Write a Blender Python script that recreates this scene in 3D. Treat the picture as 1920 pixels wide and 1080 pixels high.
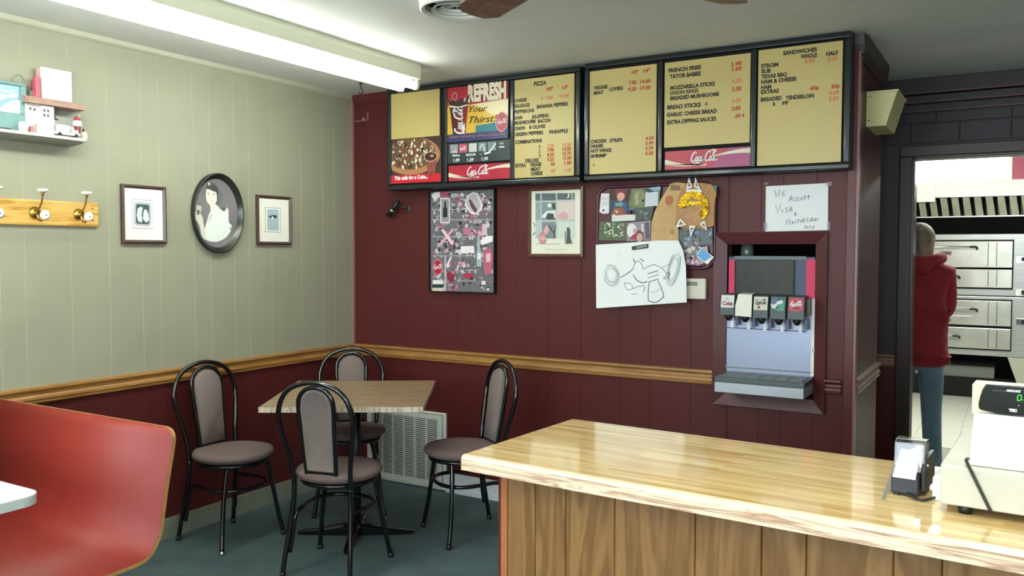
import bpy, bmesh, math, random
from mathutils import Vector, Matrix
D = bpy.data
for o in list(D.objects): D.objects.remove(o, do_unlink=True)
SC = bpy.context.scene
COL = SC.collection
rnd = random.Random(7)
pi = math.pi

# ------------------------------------------------------------------ camera
CX, CY, CZ, FPX = 3.65754, -4.13390, 1.45204, 1580.46
_R = Vector((0.85847028, 0.51285975, 0.00191282))
_U = Vector((-0.02389525, 0.03627181, 0.99905624))
_F = Vector((-0.51230635, 0.8577058, -0.04339319))
cam_d = D.cameras.new('camera'); cam = D.objects.new('camera', cam_d); COL.objects.link(cam)
cam_d.sensor_width = 36; cam_d.lens = FPX / 1920 * 36; cam_d.clip_start = 0.05; cam_d.clip_end = 60
m = Matrix((_R, _U, -_F)).transposed().to_4x4(); m.translation = (CX, CY, CZ)
cam.matrix_world = m
SC.camera = cam

# ------------------------------------------------------------------ world, exposure, lights
w = D.worlds.new('daylight'); SC.world = w; w.use_nodes = True
bgn = w.node_tree.nodes['Background']; bgn.inputs[0].default_value = (0.62, 0.78, 1.0, 1); bgn.inputs[1].default_value = 1.0
SC.view_settings.view_transform = 'Standard'; SC.view_settings.look = 'None'
SC.view_settings.gamma = 1; SC.view_settings.use_curve_mapping = False
SC.view_settings.exposure = 0.42
TUBE = 17.0            # radiance of the fluorescent tubes
def area(name, loc, rot, sx, sy, power, color):
    l = D.lights.new(name, 'AREA'); l.shape = 'RECTANGLE'; l.size = sx; l.size_y = sy; l.energy = power; l.color = color
    o = D.objects.new(name, l); o.location = loc; o.rotation_euler = rot; COL.objects.link(o); return o
# daylight coming in at the two shop-front windows behind the camera
area('window_daylight', (1.6, -6.42, 1.45), (pi/2, 0, 0), 2.2, 1.3, 62, (0.85, 0.93, 1.0))
area('window_daylight', (4.4, -6.42, 1.45), (pi/2, 0, 0), 2.2, 1.3, 62, (0.85, 0.93, 1.0))

# ------------------------------------------------------------------ helpers
def ray(px, py):
    return _F + _R*((px-960)/FPX) - _U*((py-540)/FPX)
def hit(px, py, ax, v):
    """photograph pixel -> point on the real plane  axis = v"""
    d = ray(px, py); c = Vector((CX, CY, CZ)); t = (v - c[ax]) / d[ax]
    return c + d*t
def lin(h):
    h = h.lstrip('#'); c = [int(h[i:i+2], 16)/255 for i in (0, 2, 4)]
    return tuple((x/12.92 if x <= 0.04045 else ((x+0.055)/1.055)**2.4) for x in c) + (1,)
MATS = {}
def mat(name, hexc, rough=0.6, metal=0, vary=0.0, vscale=8, bump=0.0, bscale=60, stretch=(1, 1, 1), coat=0, spec=None, emit=None, alpha=None, hex2=None, trans=0):
    if name in MATS: return MATS[name]
    m = D.materials.new(name); m.use_nodes = True; nt = m.node_tree; b = nt.nodes['Principled BSDF']
    b.inputs['Base Color'].default_value = lin(hexc); b.inputs['Roughness'].default_value = rough
    b.inputs['Metallic'].default_value = metal; b.inputs['Coat Weight'].default_value = coat
    b.inputs['Coat Roughness'].default_value = 0.08
    if spec is not None: b.inputs['Specular IOR Level'].default_value = spec
    if trans: b.inputs['Transmission Weight'].default_value = trans
    if emit: b.inputs['Emission Color'].default_value = lin(emit[0]); b.inputs['Emission Strength'].default_value = emit[1]
    if alpha is not None: b.inputs['Alpha'].default_value = alpha
    tc = mp = None
    if vary or bump:
        tc = nt.nodes.new('ShaderNodeTexCoord'); mp = nt.nodes.new('ShaderNodeMapping'); mp.inputs['Scale'].default_value = stretch
        nt.links.new(tc.outputs['Object'], mp.inputs['Vector'])
    if vary:
        n = nt.nodes.new('ShaderNodeTexNoise'); n.inputs['Scale'].default_value = vscale; n.inputs['Detail'].default_value = 6
        nt.links.new(mp.outputs[0], n.inputs['Vector'])
        r = nt.nodes.new('ShaderNodeValToRGB'); a = lin(hexc)
        c2 = lin(hex2) if hex2 else tuple(x*(1-vary) for x in a[:3])+(1,)
        c1 = a if hex2 else tuple(min(1, x*(1+vary*0.6)) for x in a[:3])+(1,)
        r.color_ramp.elements[0].position = 0.35; r.color_ramp.elements[0].color = c2
        r.color_ramp.elements[1].position = 0.65; r.color_ramp.elements[1].color = c1
        nt.links.new(n.outputs[0], r.inputs[0]); nt.links.new(r.outputs[0], b.inputs['Base Color'])
    if bump:
        n2 = nt.nodes.new('ShaderNodeTexNoise'); n2.inputs['Scale'].default_value = bscale; n2.inputs['Detail'].default_value = 5
        nt.links.new(mp.outputs[0], n2.inputs['Vector'])
        bp = nt.nodes.new('ShaderNodeBump'); bp.inputs['Strength'].default_value = bump; bp.inputs['Distance'].default_value = 0.01
        nt.links.new(n2.outputs[0], bp.inputs['Height']); nt.links.new(bp.outputs[0], b.inputs['Normal'])
    MATS[name] = m; return m
def wood(name, c_dark, c_mid, c_light, stretch, rough=0.35, coat=0.0, scale=6, ring=0.35, bump=0.02, fine=0.5):
    """streaked grain: long noise stretched along the board plus fine pores; varies from object to object"""
    if name in MATS: return MATS[name]
    m = D.materials.new(name); m.use_nodes = True; nt = m.node_tree; b = nt.nodes['Principled BSDF']; N = nt.nodes.new; L = nt.links.new
    tc = N('ShaderNodeTexCoord'); oi = N('ShaderNodeObjectInfo'); mp = N('ShaderNodeMapping'); mp.inputs['Scale'].default_value = stretch
    ad = N('ShaderNodeVectorMath'); ad.operation = 'ADD'; ml = N('ShaderNodeMath'); ml.operation = 'MULTIPLY'; ml.inputs[1].default_value = 17.0
    L(oi.outputs['Random'], ml.inputs[0]); L(tc.outputs['Object'], ad.inputs[0]); L(ml.outputs[0], ad.inputs[1]); L(ad.outputs[0], mp.inputs['Vector'])
    n = N('ShaderNodeTexNoise'); n.inputs['Scale'].default_value = scale; n.inputs['Detail'].default_value = 3; n.inputs['Distortion'].default_value = ring; L(mp.outputs[0], n.inputs['Vector'])
    # growth rings: sine of the noise field
    s = N('ShaderNodeMath'); s.operation = 'MULTIPLY'; s.inputs[1].default_value = 26; L(n.outputs[0], s.inputs[0])
    si = N('ShaderNodeMath'); si.operation = 'SINE'; L(s.outputs[0], si.inputs[0])
    n2 = N('ShaderNodeTexNoise'); n2.inputs['Scale'].default_value = scale*9; n2.inputs['Detail'].default_value = 5; L(mp.outputs[0], n2.inputs['Vector'])
    mr = N('ShaderNodeMapRange'); mr.inputs[1].default_value = -1; mr.inputs[2].default_value = 1; L(si.outputs[0], mr.inputs[0])
    mx = N('ShaderNodeMix'); mx.inputs[0].default_value = fine; L(mr.outputs[0], mx.inputs[2]); L(n2.outputs[0], mx.inputs[3])
    mx2 = N('ShaderNodeMix'); mx2.inputs[0].default_value = 0.5; L(mx.outputs[0], mx2.inputs[2]); L(n.outputs[0], mx2.inputs[3])
    r = N('ShaderNodeValToRGB'); e = r.color_ramp.elements; e[0].position = 0.28; e[0].color = lin(c_dark); e[1].position = 0.72; e[1].color = lin(c_light)
    k = e.new(0.5); k.color = lin(c_mid); L(mx2.outputs[0], r.inputs[0]); L(r.outputs[0], b.inputs['Base Color'])
    bp = N('ShaderNodeBump'); bp.inputs['Strength'].default_value = bump; L(n2.outputs[0], bp.inputs['Height']); L(bp.outputs[0], b.inputs['Normal'])
    b.inputs['Roughness'].default_value = rough; b.inputs['Coat Weight'].default_value = coat; b.inputs['Coat Roughness'].default_value = 0.06
    MATS[name] = m; return m

class MB:
    def __init__(s): s.v = []; s.f = []; s.mi = []; s.mats = []; s.sm = []
    def _m(s, m):
        if m is None: return 0
        if m not in s.mats: s.mats.append(m)
        return s.mats.index(m)
    def add(s, vs, fs, m=None, smooth=False):
        b = len(s.v); s.v += [tuple(v) for v in vs]; k = s._m(m)
        for f in fs: s.f.append(tuple(i+b for i in f)); s.mi.append(k); s.sm.append(smooth)
    def box(s, x0, x1, y0, y1, z0, z1, m=None):
        if x0 > x1: x0, x1 = x1, x0
        if y0 > y1: y0, y1 = y1, y0
        if z0 > z1: z0, z1 = z1, z0
        s.add([(x, y, z) for x in (x0, x1) for y in (y0, y1) for z in (z0, z1)],
              [(0, 1, 3, 2), (4, 6, 7, 5), (0, 4, 5, 1), (2, 3, 7, 6), (0, 2, 6, 4), (1, 5, 7, 3)], m)
    def prism(s, poly, d, m=None, smooth=False):
        """poly: list of 3-D points (planar), d: extrusion vector"""
        n = len(poly); d = Vector(d); a = [Vector(q) for q in poly]; b = [q+d for q in a]
        fs = [tuple(range(n))[::-1], tuple(range(n, 2*n))]; s.add(a+b, fs, m, False)
        s.add(a+b, [(i, (i+1) % n, n+(i+1) % n, n+i) for i in range(n)], m, smooth)
    def tube(s, pts, r, m=None, n=10, caps=True, closed=False):
        pts = [Vector(q) for q in pts]; k = len(pts)
        if not isinstance(r, (list, tuple)): r = [r]*k
        vs = []; up = None
        for i in range(k):
            a = pts[(i-1) % k] if (i or closed) else pts[0]; c = pts[(i+1) % k] if (i < k-1 or closed) else pts[-1]
            t = (c-a).normalized()
            if up is None:
                up = Vector((0, 0, 1)) if abs(t.z) < 0.9 else Vector((1, 0, 0))
            x = t.cross(up).normalized() if t.cross(up).length > 1e-6 else t.orthogonal().normalized(); y = x.cross(t).normalized(); up = y
            for j in range(n):
                an = 2*pi*j/n; vs.append(pts[i] + (x*math.cos(an) + y*math.sin(an))*r[i])
        fs = []
        for i in range(k if closed else k-1):
            for j in range(n):
                p, q = i*n+j, i*n+(j+1) % n; p2, q2 = ((i+1) % k)*n+j, ((i+1) % k)*n+(j+1) % n
                fs.append((p, q, q2, p2))
        s.add(vs, fs, m, True)
        if caps and not closed:
            s.add(vs[:n], [tuple(range(n))[::-1]], m); s.add(vs[-n:], [tuple(range(n))], m)
    def lathe(s, prof, c=(0, 0, 0), m=None, n=32, axis='z', smooth=True, caps=True):
        vs = []
        for r, h in prof:
            for j in range(n):
                a = 2*pi*j/n; x, y = r*math.cos(a), r*math.sin(a)
                q = (x, y, h) if axis == 'z' else ((h, x, y) if axis == 'x' else (x, h, y))
                vs.append((c[0]+q[0], c[1]+q[1], c[2]+q[2]))
        fs = [(i*n+j, i*n+(j+1) % n, (i+1)*n+(j+1) % n, (i+1)*n+j) for i in range(len(prof)-1) for j in range(n)]
        s.add(vs, fs, m, smooth)
        if caps: s.add(vs[:n], [tuple(range(n))[::-1]], m); s.add(vs[-n:], [tuple(range(n))], m)
    def grid(s, rows, m=None, smooth=True):
        k = len(rows[0]); s.add([q for r in rows for q in r], [(i*k+j, i*k+j+1, (i+1)*k+j+1, (i+1)*k+j) for i in range(len(rows)-1) for j in range(k-1)], m, smooth)
    def build(s, name, parent=None, m=None, bevel=0, segs=2, fix=True, loc=None):
        me = D.meshes.new(name); me.from_pydata(s.v, [], s.f); 
        mats = s.mats or ([m] if m else [])
        for q in mats: me.materials.append(q)
        if s.mats: me.polygons.foreach_set('material_index', s.mi)
        me.polygons.foreach_set('use_smooth', s.sm)
        if fix:
            b = bmesh.new(); b.from_mesh(me); bmesh.ops.remove_doubles(b, verts=b.verts, dist=1e-6); bmesh.ops.recalc_face_normals(b, faces=b.faces); b.to_mesh(me); b.free()
        me.update()
        o = D.objects.new(name, me); COL.objects.link(o)
        if parent: o.parent = parent
        if loc: o.location = loc
        if bevel:
            q = o.modifiers.new('b', 'BEVEL'); q.width = bevel; q.segments = segs; q.limit_method = 'ANGLE'; q.angle_limit = 0.6; q.harden_normals = False
        return o
def box(name, x0, x1, y0, y1, z0, z1, m, parent=None, bevel=0):
    b = MB(); b.box(x0, x1, y0, y1, z0, z1); return b.build(name, parent, m, bevel)
def tag(o, label, cat, group=None):
    o['label'] = label; o['category'] = cat
    if group: o['group'] = group
    return o
def thing(name, label, cat, loc=(0, 0, 0), rz=0, group=None):
    o = D.objects.new(name, None); COL.objects.link(o); o.location = loc; o.rotation_euler = (0, 0, rz); o.empty_display_size = 0.1
    return tag(o, label, cat, group)
def struct(o): o['kind'] = 'structure'; return o
def sm_path(pts, sub=6, closed=False):
    P = [Vector(q) for q in pts]; n = len(P); out = []
    rng = range(n) if closed else range(n-1)
    for i in rng:
        p0 = P[(i-1) % n] if (closed or i > 0) else P[0]; p1 = P[i]; p2 = P[(i+1) % n]; p3 = P[(i+2) % n] if (closed or i < n-2) else P[-1]
        for k in range(sub):
            t = k/sub; out.append(0.5*((2*p1)+(-p0+p2)*t+(2*p0-5*p1+4*p2-p3)*t*t+(-p0+3*p1-3*p2+p3)*t**3))
    if not closed: out.append(P[-1])
    return out
_TX = {}
def text_mesh(s, bold=0.0, shear=0.0):
    k = (s, bold, shear)
    if k in _TX: return _TX[k]
    c = D.curves.new('t', 'FONT'); c.body = s; c.size = 1; c.resolution_u = 3; c.offset = bold; c.shear = shear; c.fill_mode = 'FRONT'
    o = D.objects.new('t', c); COL.objects.link(o)
    dg = bpy.context.evaluated_depsgraph_get(); dg.update()
    me = D.meshes.new_from_object(o.evaluated_get(dg))
    vs = [(v.co.x, v.co.y) for v in me.vertices]; fs = [tuple(p.vertices) for p in me.polygons]
    D.objects.remove(o); D.curves.remove(c); D.meshes.remove(me)
    _TX[k] = (vs, fs); return _TX[k]

class Canvas:
    """flat print on a real plane; axis 1: faces -y, axis 0: faces +x"""
    def __init__(s, axis, v, mb=None, base=0.0): s.ax = axis; s.v = v; s.mb = mb or MB(); s.k = 0; s.base = base
    def P(s, u, w, l=None):
        e = (s.k if l is None else l)*0.00035 + s.base
        return (u, s.v-e, w) if s.ax == 1 else (s.v+e, u, w)
    def up(s): s.k += 1; return s
    def uv(s, px, py):
        h = hit(px, py, s.ax, s.v); return (h.x if s.ax == 1 else h.y, h.z)
    def poly(s, pts, m):
        s.up(); vs = [s.P(*q) for q in pts]; s.mb.add(vs, [tuple(range(len(vs)))], m)
    def ppoly(s, pts, m): s.poly([s.uv(*q) for q in pts], m)
    def rect(s, u0, u1, w0, w1, m): s.poly([(u0, w0), (u1, w0), (u1, w1), (u0, w1)], m)
    def disc(s, u, w, ru, rw, m, n=20, rot=0): s.poly([(u+ru*math.cos(a)*math.cos(rot)-rw*math.sin(a)*math.sin(rot), w+ru*math.cos(a)*math.sin(rot)+rw*math.sin(a)*math.cos(rot)) for a in [2*pi*i/n for i in range(n)]], m)
    def ring(s, u, w, ru, rw, t, m, n=24):
        s.up(); vs = []
        for i in range(n):
            a = 2*pi*i/n; vs += [s.P(u+ru*math.cos(a), w+rw*math.sin(a)), s.P(u+(ru-t)*math.cos(a), w+(rw-t)*math.sin(a))]
        s.mb.add(vs, [(2*i, 2*((i+1) % n), 2*((i+1) % n)+1, 2*i+1) for i in range(n)], m)
    def line(s, pts, wd, m, smooth=True, same=False):
        if not same: s.up()
        q = [Vector((a, b, 0)) for a, b in pts]
        if smooth and len(q) > 2: q = sm_path(q, 5)
        vs = []; n = len(q)
        for i in range(n):
            t = (q[min(i+1, n-1)]-q[max(i-1, 0)]); t = t.normalized() if t.length else Vector((1, 0, 0)); nn = Vector((-t.y, t.x, 0))
            ww = wd if not isinstance(wd, tuple) else wd[0]+(wd[1]-wd[0])*abs(math.sin(pi*i/max(1, n-1)))
            vs += [s.P(*(q[i]+nn*ww/2)[:2]), s.P(*(q[i]-nn*ww/2)[:2])]
        s.mb.add(vs, [(2*i, 2*i+1, 2*i+3, 2*i+2) for i in range(n-1)], m)
    def pline(s, pts, wd, m, smooth=True): s.line([s.uv(*q) for q in pts], wd, m, smooth)
    def text(s, st, p0, x1, hpx, m, bold=0.03, shear=0.0, y1=None):
        """baseline from p0 to pixel column x1; cap height hpx pixels"""
        s.up(); vs, fs = text_mesh(st, bold, shear)
        if not vs: return
        u0, w0 = s.uv(*p0); u1, w1 = s.uv(x1, y1 if y1 is not None else p0[1]); _, wt = s.uv(p0[0], p0[1]-hpx)
        if y1 is None: w1 = w0
        xa = min(v[0] for v in vs); xb = max(v[0] for v in vs); H = 0.70
        out = []
        for x, y in vs:
            t = (x-xa)/(xb-xa); out.append(s.P(u0+(u1-u0)*t, w0+(w1-w0)*t+(wt-w0)*y/H))
        s.mb.add(out, fs, m)
    def textuv(s, st, u0, w0, u1, h, m, bold=0.03, shear=0.0, rot=0):
        s.up(); vs, fs = text_mesh(st, bold, shear); xa = min(v[0] for v in vs); xb = max(v[0] for v in vs)
        out = []
        for x, y in vs:
            a = (u1-u0)*(x-xa)/(xb-xa); b = h*y/0.70
            out.append(s.P(u0+a*math.cos(rot)-b*math.sin(rot), w0+a*math.sin(rot)+b*math.cos(rot)))
        s.mb.add(out, fs, m)
    def script(s, u, w, W, H, m, rot=0, wd=0.075, upto=99):
        """flowing soft-drink script wordmark"""
        S = [[(0.62, .80), (0.60, .97), (0.42, 1.0), (0.2, .8), (0.08, .42), (0.16, .08), (0.38, 0.0), (0.62, .16), (0.72, .30)],
             [(0.98, .42), (0.86, .5), (0.76, .32), (0.80, .06), (0.93, .02), (1.02, .22), (0.98, .42)],
             [(1.36, .40), (1.26, .5), (1.13, .34), (1.15, .08), (1.28, .02), (1.42, .16)],
             [(1.76, .42), (1.62, .5), (1.5, .32), (1.53, .06), (1.66, .04), (1.78, .46), (1.76, .10), (1.88, .06), (1.98, .2)],
             [(1.98, .3), (2.16, .3)],
             [(2.72, .78), (2.72, .98), (2.52, 1.02), (2.28, .8), (2.16, .4), (2.26, .06), (2.48, 0.0), (2.72, .18), (2.8, .32)],
             [(3.04, .42), (2.92, .5), (2.82, .32), (2.86, .06), (2.99, .02), (3.08, .22), (3.04, .42)],
             [(3.14, .2), (3.38, .8), (3.36, 1.0), (3.24, .9), (3.2, .3), (3.26, .04), (3.38, .1)],
             [(3.74, .42), (3.6, .5), (3.48, .32), (3.51, .06), (3.64, .04), (3.76, .46), (3.74, .10), (3.88, .05), (4.0, .2)],
             [(0.4, -.02), (0.75, -.22), (1.2, -.16), (1.6, -.26)],
             [(2.6, 1.0), (3.0, 1.12), (3.4, 1.1), (3.7, .9)]]
        s.up()
        for st in S[:upto]:
            q = []
            for a, b in st:
                x = (a+b*0.28)/4.2*W; y = b*H; q.append((u+x*math.cos(rot)-y*math.sin(rot), w+x*math.sin(rot)+y*math.cos(rot)))
            s.line(q, (H*wd, H*wd*2.3), m, same=True)
    def build(s, name, parent=None): return s.mb.build(name, parent, fix=False)

# ------------------------------------------------------------------ materials
M_green = mat('painted_sage_panel', '#989885', 0.5, vary=0.04, vscale=3, bump=0.05, bscale=90)
M_greenback = mat('groove_light', '#c6c5a6', 0.6)
M_red = mat('painted_maroon_panel', '#542222', 0.42, vary=0.07, vscale=3, bump=0.06, bscale=70, stretch=(1, 1, .3), spec=.28)
M_redback = mat('groove_maroon', '#64332f', 0.6)
M_redtrim = mat('maroon_trim', '#582425', 0.36, spec=.35)
M_dark = mat('dark_maroon_block', '#2f252b', 0.5, vary=0.1, vscale=12, bump=0.1, bscale=60)
M_darkline = mat('mauve_cornice', '#5b2f36', 0.4)
M_casing = mat('brown_door_casing', '#3a2d29', 0.38)
M_ceiling = mat('swirl_plaster_ceiling', '#e4e6e1', 0.8, vary=0.04, vscale=2.2, bump=0.35, bscale=7)
M_carpet = mat('teal_grey_carpet', '#586e70', 0.95, vary=0.12, vscale=5, bump=0.6, bscale=420, hex2='#4b6062')
M_oak = wood('honey_oak_trim', '#855a28', '#9c6f38', '#b08249', (6, 1, 10), 0.35, 0.2, 3, fine=.8)
M_oaky = wood('honey_oak_trim_back', '#855a28', '#9c6f38', '#b08249', (1, 6, 10), 0.35, 0.2, 3, fine=.8)
M_baseg = mat('grey_vinyl_base', '#85897a', 0.5, vary=0.12, vscale=10)
M_basew = mat('white_base', '#dfe6ea', 0.45)
M_black = mat('black_gloss_tube', '#0c0d0e', 0.16, 0.0, coat=0.5)
M_blackp = mat('black_plastic', '#17181a', 0.38)
M_fabric = mat('mauve_grey_upholstery', '#6f5e5c', 0.9, vary=0.16, vscale=220, bump=0.25, bscale=500)
M_padb = mat('grey_upholstery_back', '#786c68', 0.9, vary=0.14, vscale=220, bump=0.25, bscale=500)
M_ttop = wood('table_laminate', '#78644e', '#8f7a60', '#a38f74', (2, 16, 8), 0.4, 0.15, 2.2)
M_tedge = wood('table_edge', '#8f8270', '#b7a994', '#cfc4b2', (14, 2, 2), 0.5, 0, 4)
def butcher(name):
    m = D.materials.new(name); m.use_nodes = True; nt = m.node_tree; b = nt.nodes['Principled BSDF']; N = nt.nodes.new; L = nt.links.new
    tc = N('ShaderNodeTexCoord')
    br = N('ShaderNodeTexBrick'); br.offset = .37; br.offset_frequency = 2; br.squash = 1
    br.inputs['Scale'].default_value = 1; br.inputs['Brick Width'].default_value = .62; br.inputs['Row Height'].default_value = .0215; br.inputs['Mortar Size'].default_value = .0002; br.inputs['Bias'].default_value = 0
    br.inputs['Color1'].default_value = lin('#c59c5c'); br.inputs['Color2'].default_value = lin('#f3dba4'); br.inputs['Mortar'].default_value = lin('#c9a468')
    L(tc.outputs['Object'], br.inputs['Vector'])
    mp = N('ShaderNodeMapping'); mp.inputs['Scale'].default_value = (1.3, 26, 1); L(tc.outputs['Object'], mp.inputs['Vector'])
    n = N('ShaderNodeTexNoise'); n.inputs['Scale'].default_value = 2.2; n.inputs['Detail'].default_value = 5; n.inputs['Distortion'].default_value = .1; L(mp.outputs[0], n.inputs['Vector'])
    r = N('ShaderNodeValToRGB'); e = r.color_ramp.elements; e[0].position = .33; e[0].color = lin('#bf9350'); e[1].position = .62; e[1].color = lin('#f2d9a0'); L(n.outputs[0], r.inputs[0])
    mx = N('ShaderNodeMixRGB'); mx.inputs[0].default_value = .55; L(br.outputs['Color'], mx.inputs[1]); L(r.outputs[0], mx.inputs[2]); L(mx.outputs[0], b.inputs['Base Color'])
    b.inputs['Roughness'].default_value = .16; b.inputs['Coat Weight'].default_value = .5; b.inputs['Coat Roughness'].default_value = .05
    return m
M_ctop = butcher('butcher_block_laminate')
M_cedge = wood('counter_edge_band', '#b08e74', '#dcc3a6', '#ead6bf', (1.2, 10, 22), 0.3, 0.15, 2.4, ring=1.4, bump=0.0, fine=.3)
M_panelw = wood('knotty_panel', '#67481f', '#7f5d34', '#906c40', (5, 3, .8), 0.42, 0.12, 1.6, ring=1.9, fine=.55)
M_cornerpost = mat('orange_brown_corner_trim', '#a4653f', 0.4, vary=0.1)
M_booth = mat('red_laminate_booth', '#912f27', 0.46, vary=0.03, vscale=30)
M_bedge = mat('booth_ply_edge', '#b58a52', 0.5, vary=0.15, vscale=30)
M_white = mat('white_paint', '#e8e9e2', 0.45)
M_paper = mat('white_paper', '#eceff0', 0.7)
M_cream = mat('cream_enamel', '#d9d7b4', 0.4)
M_yellow = mat('menu_yellow', '#c4b270', 0.36, vary=0.03, vscale=3)
M_frame = mat('menu_black_frame', '#1c2426', 0.24, 0.2, coat=0.3)
M_ink = mat('ink_black', '#1d1a15', 0.6); M_inkf = mat('ink_faded', '#4a4428', 0.6)
M_rink = mat('ink_red', '#b8442a', 0.6); M_rinkf = mat('ink_red_faded', '#cf7d55', 0.6)
M_steel = mat('brushed_steel', '#b9bdb6', 0.33, 0.85, vary=0.1, vscale=4, stretch=(1, 1, 12))
M_steelp = mat('dispenser_steel', '#939db4', 0.34, 0.45)
M_chrome = mat('chrome', '#d8d8d4', 0.15, 1.0)
M_brass = mat('brass', '#b08a44', 0.25, 0.9)
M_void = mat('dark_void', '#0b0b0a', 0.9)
M_tube = mat('fluorescent_glow', '#ffffff', 0.5, emit=('#fafff6', TUBE))
def C(h, r=0.5): return mat('colour_'+h.strip('#')+('' if r == 0.5 else '_%d' % int(r*100)), h, r)

H = 2.44
# ================================================================== ROOM SHELL
def shell(name, *a, m): return struct(box(name, *a, m))
floor = shell('floor', -0.15, 6.4, -6.6, 1.25, -0.1, 0, m=M_carpet)
ceil = shell('ceiling', -0.15, 6.4, -6.6, 6.6, H, H+0.1, m=M_ceiling)
wl = shell('wall_left', -0.12, -0.0014, -6.6, 0.6, 0, H, m=M_greenback)
wr = shell('wall_right', 6.2, 6.35, -6.6, 1.25, 0, H, m=M_green)
# front wall behind the camera with two shop windows
wf = MB(); wf.box(-0.15, 6.3, -6.6, -6.48, 0, 0.8); wf.box(-0.15, 6.3, -6.6, -6.48, 2.1, H)
for a, b in ((-0.15, 0.5), (2.7, 3.3), (5.5, 6.3)): wf.box(a, b, -6.6, -6.48, 0.8, 2.1)
struct(wf.build('wall_front', m=M_green))
for i, (a, b) in enumerate(((0.5, 2.7), (3.3, 5.5))):
    q = MB()
    for g in ((a, a+.05, .8, 2.1), (b-.05, b, .8, 2.1), (a, b, .8, .85), (a, b, 2.05, 2.1), ((a+b)/2-.02, (a+b)/2+.02, .8, 2.1)): q.box(g[0], g[1], -6.58, -6.5, g[2], g[3])
    struct(q.build('window_%d' % (i+1), m=M_white))

# left wall: grooved panelling, sage above the rail, maroon below
ys = [-3.9, -3.70, -3.48, -3.3, -3.05, -2.9, -2.68, -2.5, -2.2, -2.095, -1.887, -1.7, -1.526, -1.425, -1.223, -1.119, -0.96, -0.856, -0.692, -0.458, -0.278, -0.175, 0.0]
def plank_x(y0, y1, z0, z1, m, par, g=0.0009):
    """board on the left wall (faces +x) with chamfered long edges"""
    b = MB(); c = 0.0007
    b.prism([(-0.0012, y0+g, z0), (-c, y0+g, z0), (0, y0+g+c, z0), (0, y1-g-c, z0), (-c, y1-g, z0), (-0.0012, y1-g, z0)], (0, 0, z1-z0))
    return b.build('plank', par, m)
def plank_y(x0, x1, z0, z1, m, par, y=0.0, g=0.0004):
    b = MB(); c = 0.0008
    b.prism([(x0+g, y+.005, z0), (x0+g, y+c, z0), (x0+g+c, y, z0), (x1-g-c, y, z0), (x1-g, y+c, z0), (x1-g, y+.005, z0)], (0, 0, z1-z0))
    return b.build('plank', par, m)
for a, b in zip(ys[:-1], ys[1:]):
    plank_x(a, b, 0.80, H, M_green, wl)
wl2 = shell('wall_left_lower', -0.0013, -0.0012, -6.5, 0, 0.0, 0.80, m=M_redback)
for a, b in zip(ys[:-1], ys[1:]): plank_x(a, b, 0.0, 0.80, M_red, wl2, 0.0005)
shell('baseboard_left', 0, 0.012, -6.4, 0, 0, 0.10, m=M_baseg)
# ceiling cove strip, left
tr = MB(); tr.prism([(0, -6.4, 2.412), (0.005, -6.4, 2.412), (0.012, -6.4, 2.42), (0.016, -6.4, 2.44), (0, -6.4, 2.44)], (0, 6.4, 0)); struct(tr.build('trim_1', m=mat('sage_cove', '#a9a996', 0.5)))

# chair rail profile (two beads)
def rail(name, axis, a, b, m, z=0.859, off=0.0, flip=1, parent=None):
    prof = [(0, 0), (0.022, -0.003), (0.024, -0.012), (0.017, -0.018), (0.010, -0.026), (0.011, -0.036), (0.018, -0.044), (0.020, -0.054), (0.012, -0.058), (0.012, -0.063), (0.016, -0.066), (0.014, -0.072), (0, -0.074)]
    q = MB()
    if axis == 0: q.prism([(off+d*flip, a, z+h) for d, h in prof], (0, b-a, 0))
    else: q.prism([(a, off-d*flip, z+h) for d, h in prof], (b-a, 0, 0))
    return q.build(name, parent, m, bevel=0)
struct(rail('trim_2', 0, -6.4, -0.0, M_oak))
struct(rail('trim_3', 1, 0.0, 2.366, M_oaky))
rr = struct(rail('trim_4', 1, 2.90, 2.975, M_redtrim))

# back wall with the dispenser opening
NX0, NX1, NZ0, NZ1 = 2.433, 2.85, 0.755, 1.488
bw = MB(); bw.box(-0.12, NX0, .0035, .07, 0, H); bw.box(NX1, 3.012, .0035, .07, 0, H); bw.box(NX0, NX1, .0035, .07, 0, NZ0); bw.box(NX0, NX1, .0035, .07, NZ1, H)
wb = struct(bw.build('wall_back', m=M_redback))
xs = [0.0, 0.147, 0.404, 0.58, 0.81, 0.97, 1.223, 1.42, 1.628, 1.86, 2.03, 2.25, 2.44, 2.594, 2.698, 2.852, 2.985]
for a, b in zip(xs[:-1], xs[1:]):
    if b <= NX0 or a >= NX1: plank_y(a, b, 0, H, M_red, wb)
    elif a < NX0:
        plank_y(a, NX0, 0, H, M_red, wb)
        plank_y(NX0, b, 0, NZ0, M_red, wb); plank_y(NX0, b, NZ1, H, M_red, wb)
    elif b > NX1: plank_y(a, NX1, 0, NZ0, M_red, wb); plank_y(a, NX1, NZ1, H, M_red, wb)
    else: plank_y(a, b, 0, NZ0, M_red, wb); plank_y(a, b, NZ1, H, M_red, wb)
# inner corner bead, top cove strip and base
struct(box('trim_5', 0.0, 0.014, -0.016, 0.0, 0.86, H, mat('corner_bead', '#8f6a5e', 0.45)))
t6 = MB(); t6.prism([(0.014, 0, 2.385), (0.014, -.006, 2.385), (0.014, -.018, 2.405), (0.014, -.02, 2.44), (0.014, 0, 2.44)], (0.35, 0, 0)); struct(t6.build('trim_6', m=M_redtrim))
shell('baseboard_back', 0.735, 2.45, -0.014, 0, 0, 0.115, m=M_basew)
b3 = MB(); b3.box(0.735, 2.45, -0.02, 0, 0.0, 0.03); struct(b3.build('trim_7', m=M_basew))
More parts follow.
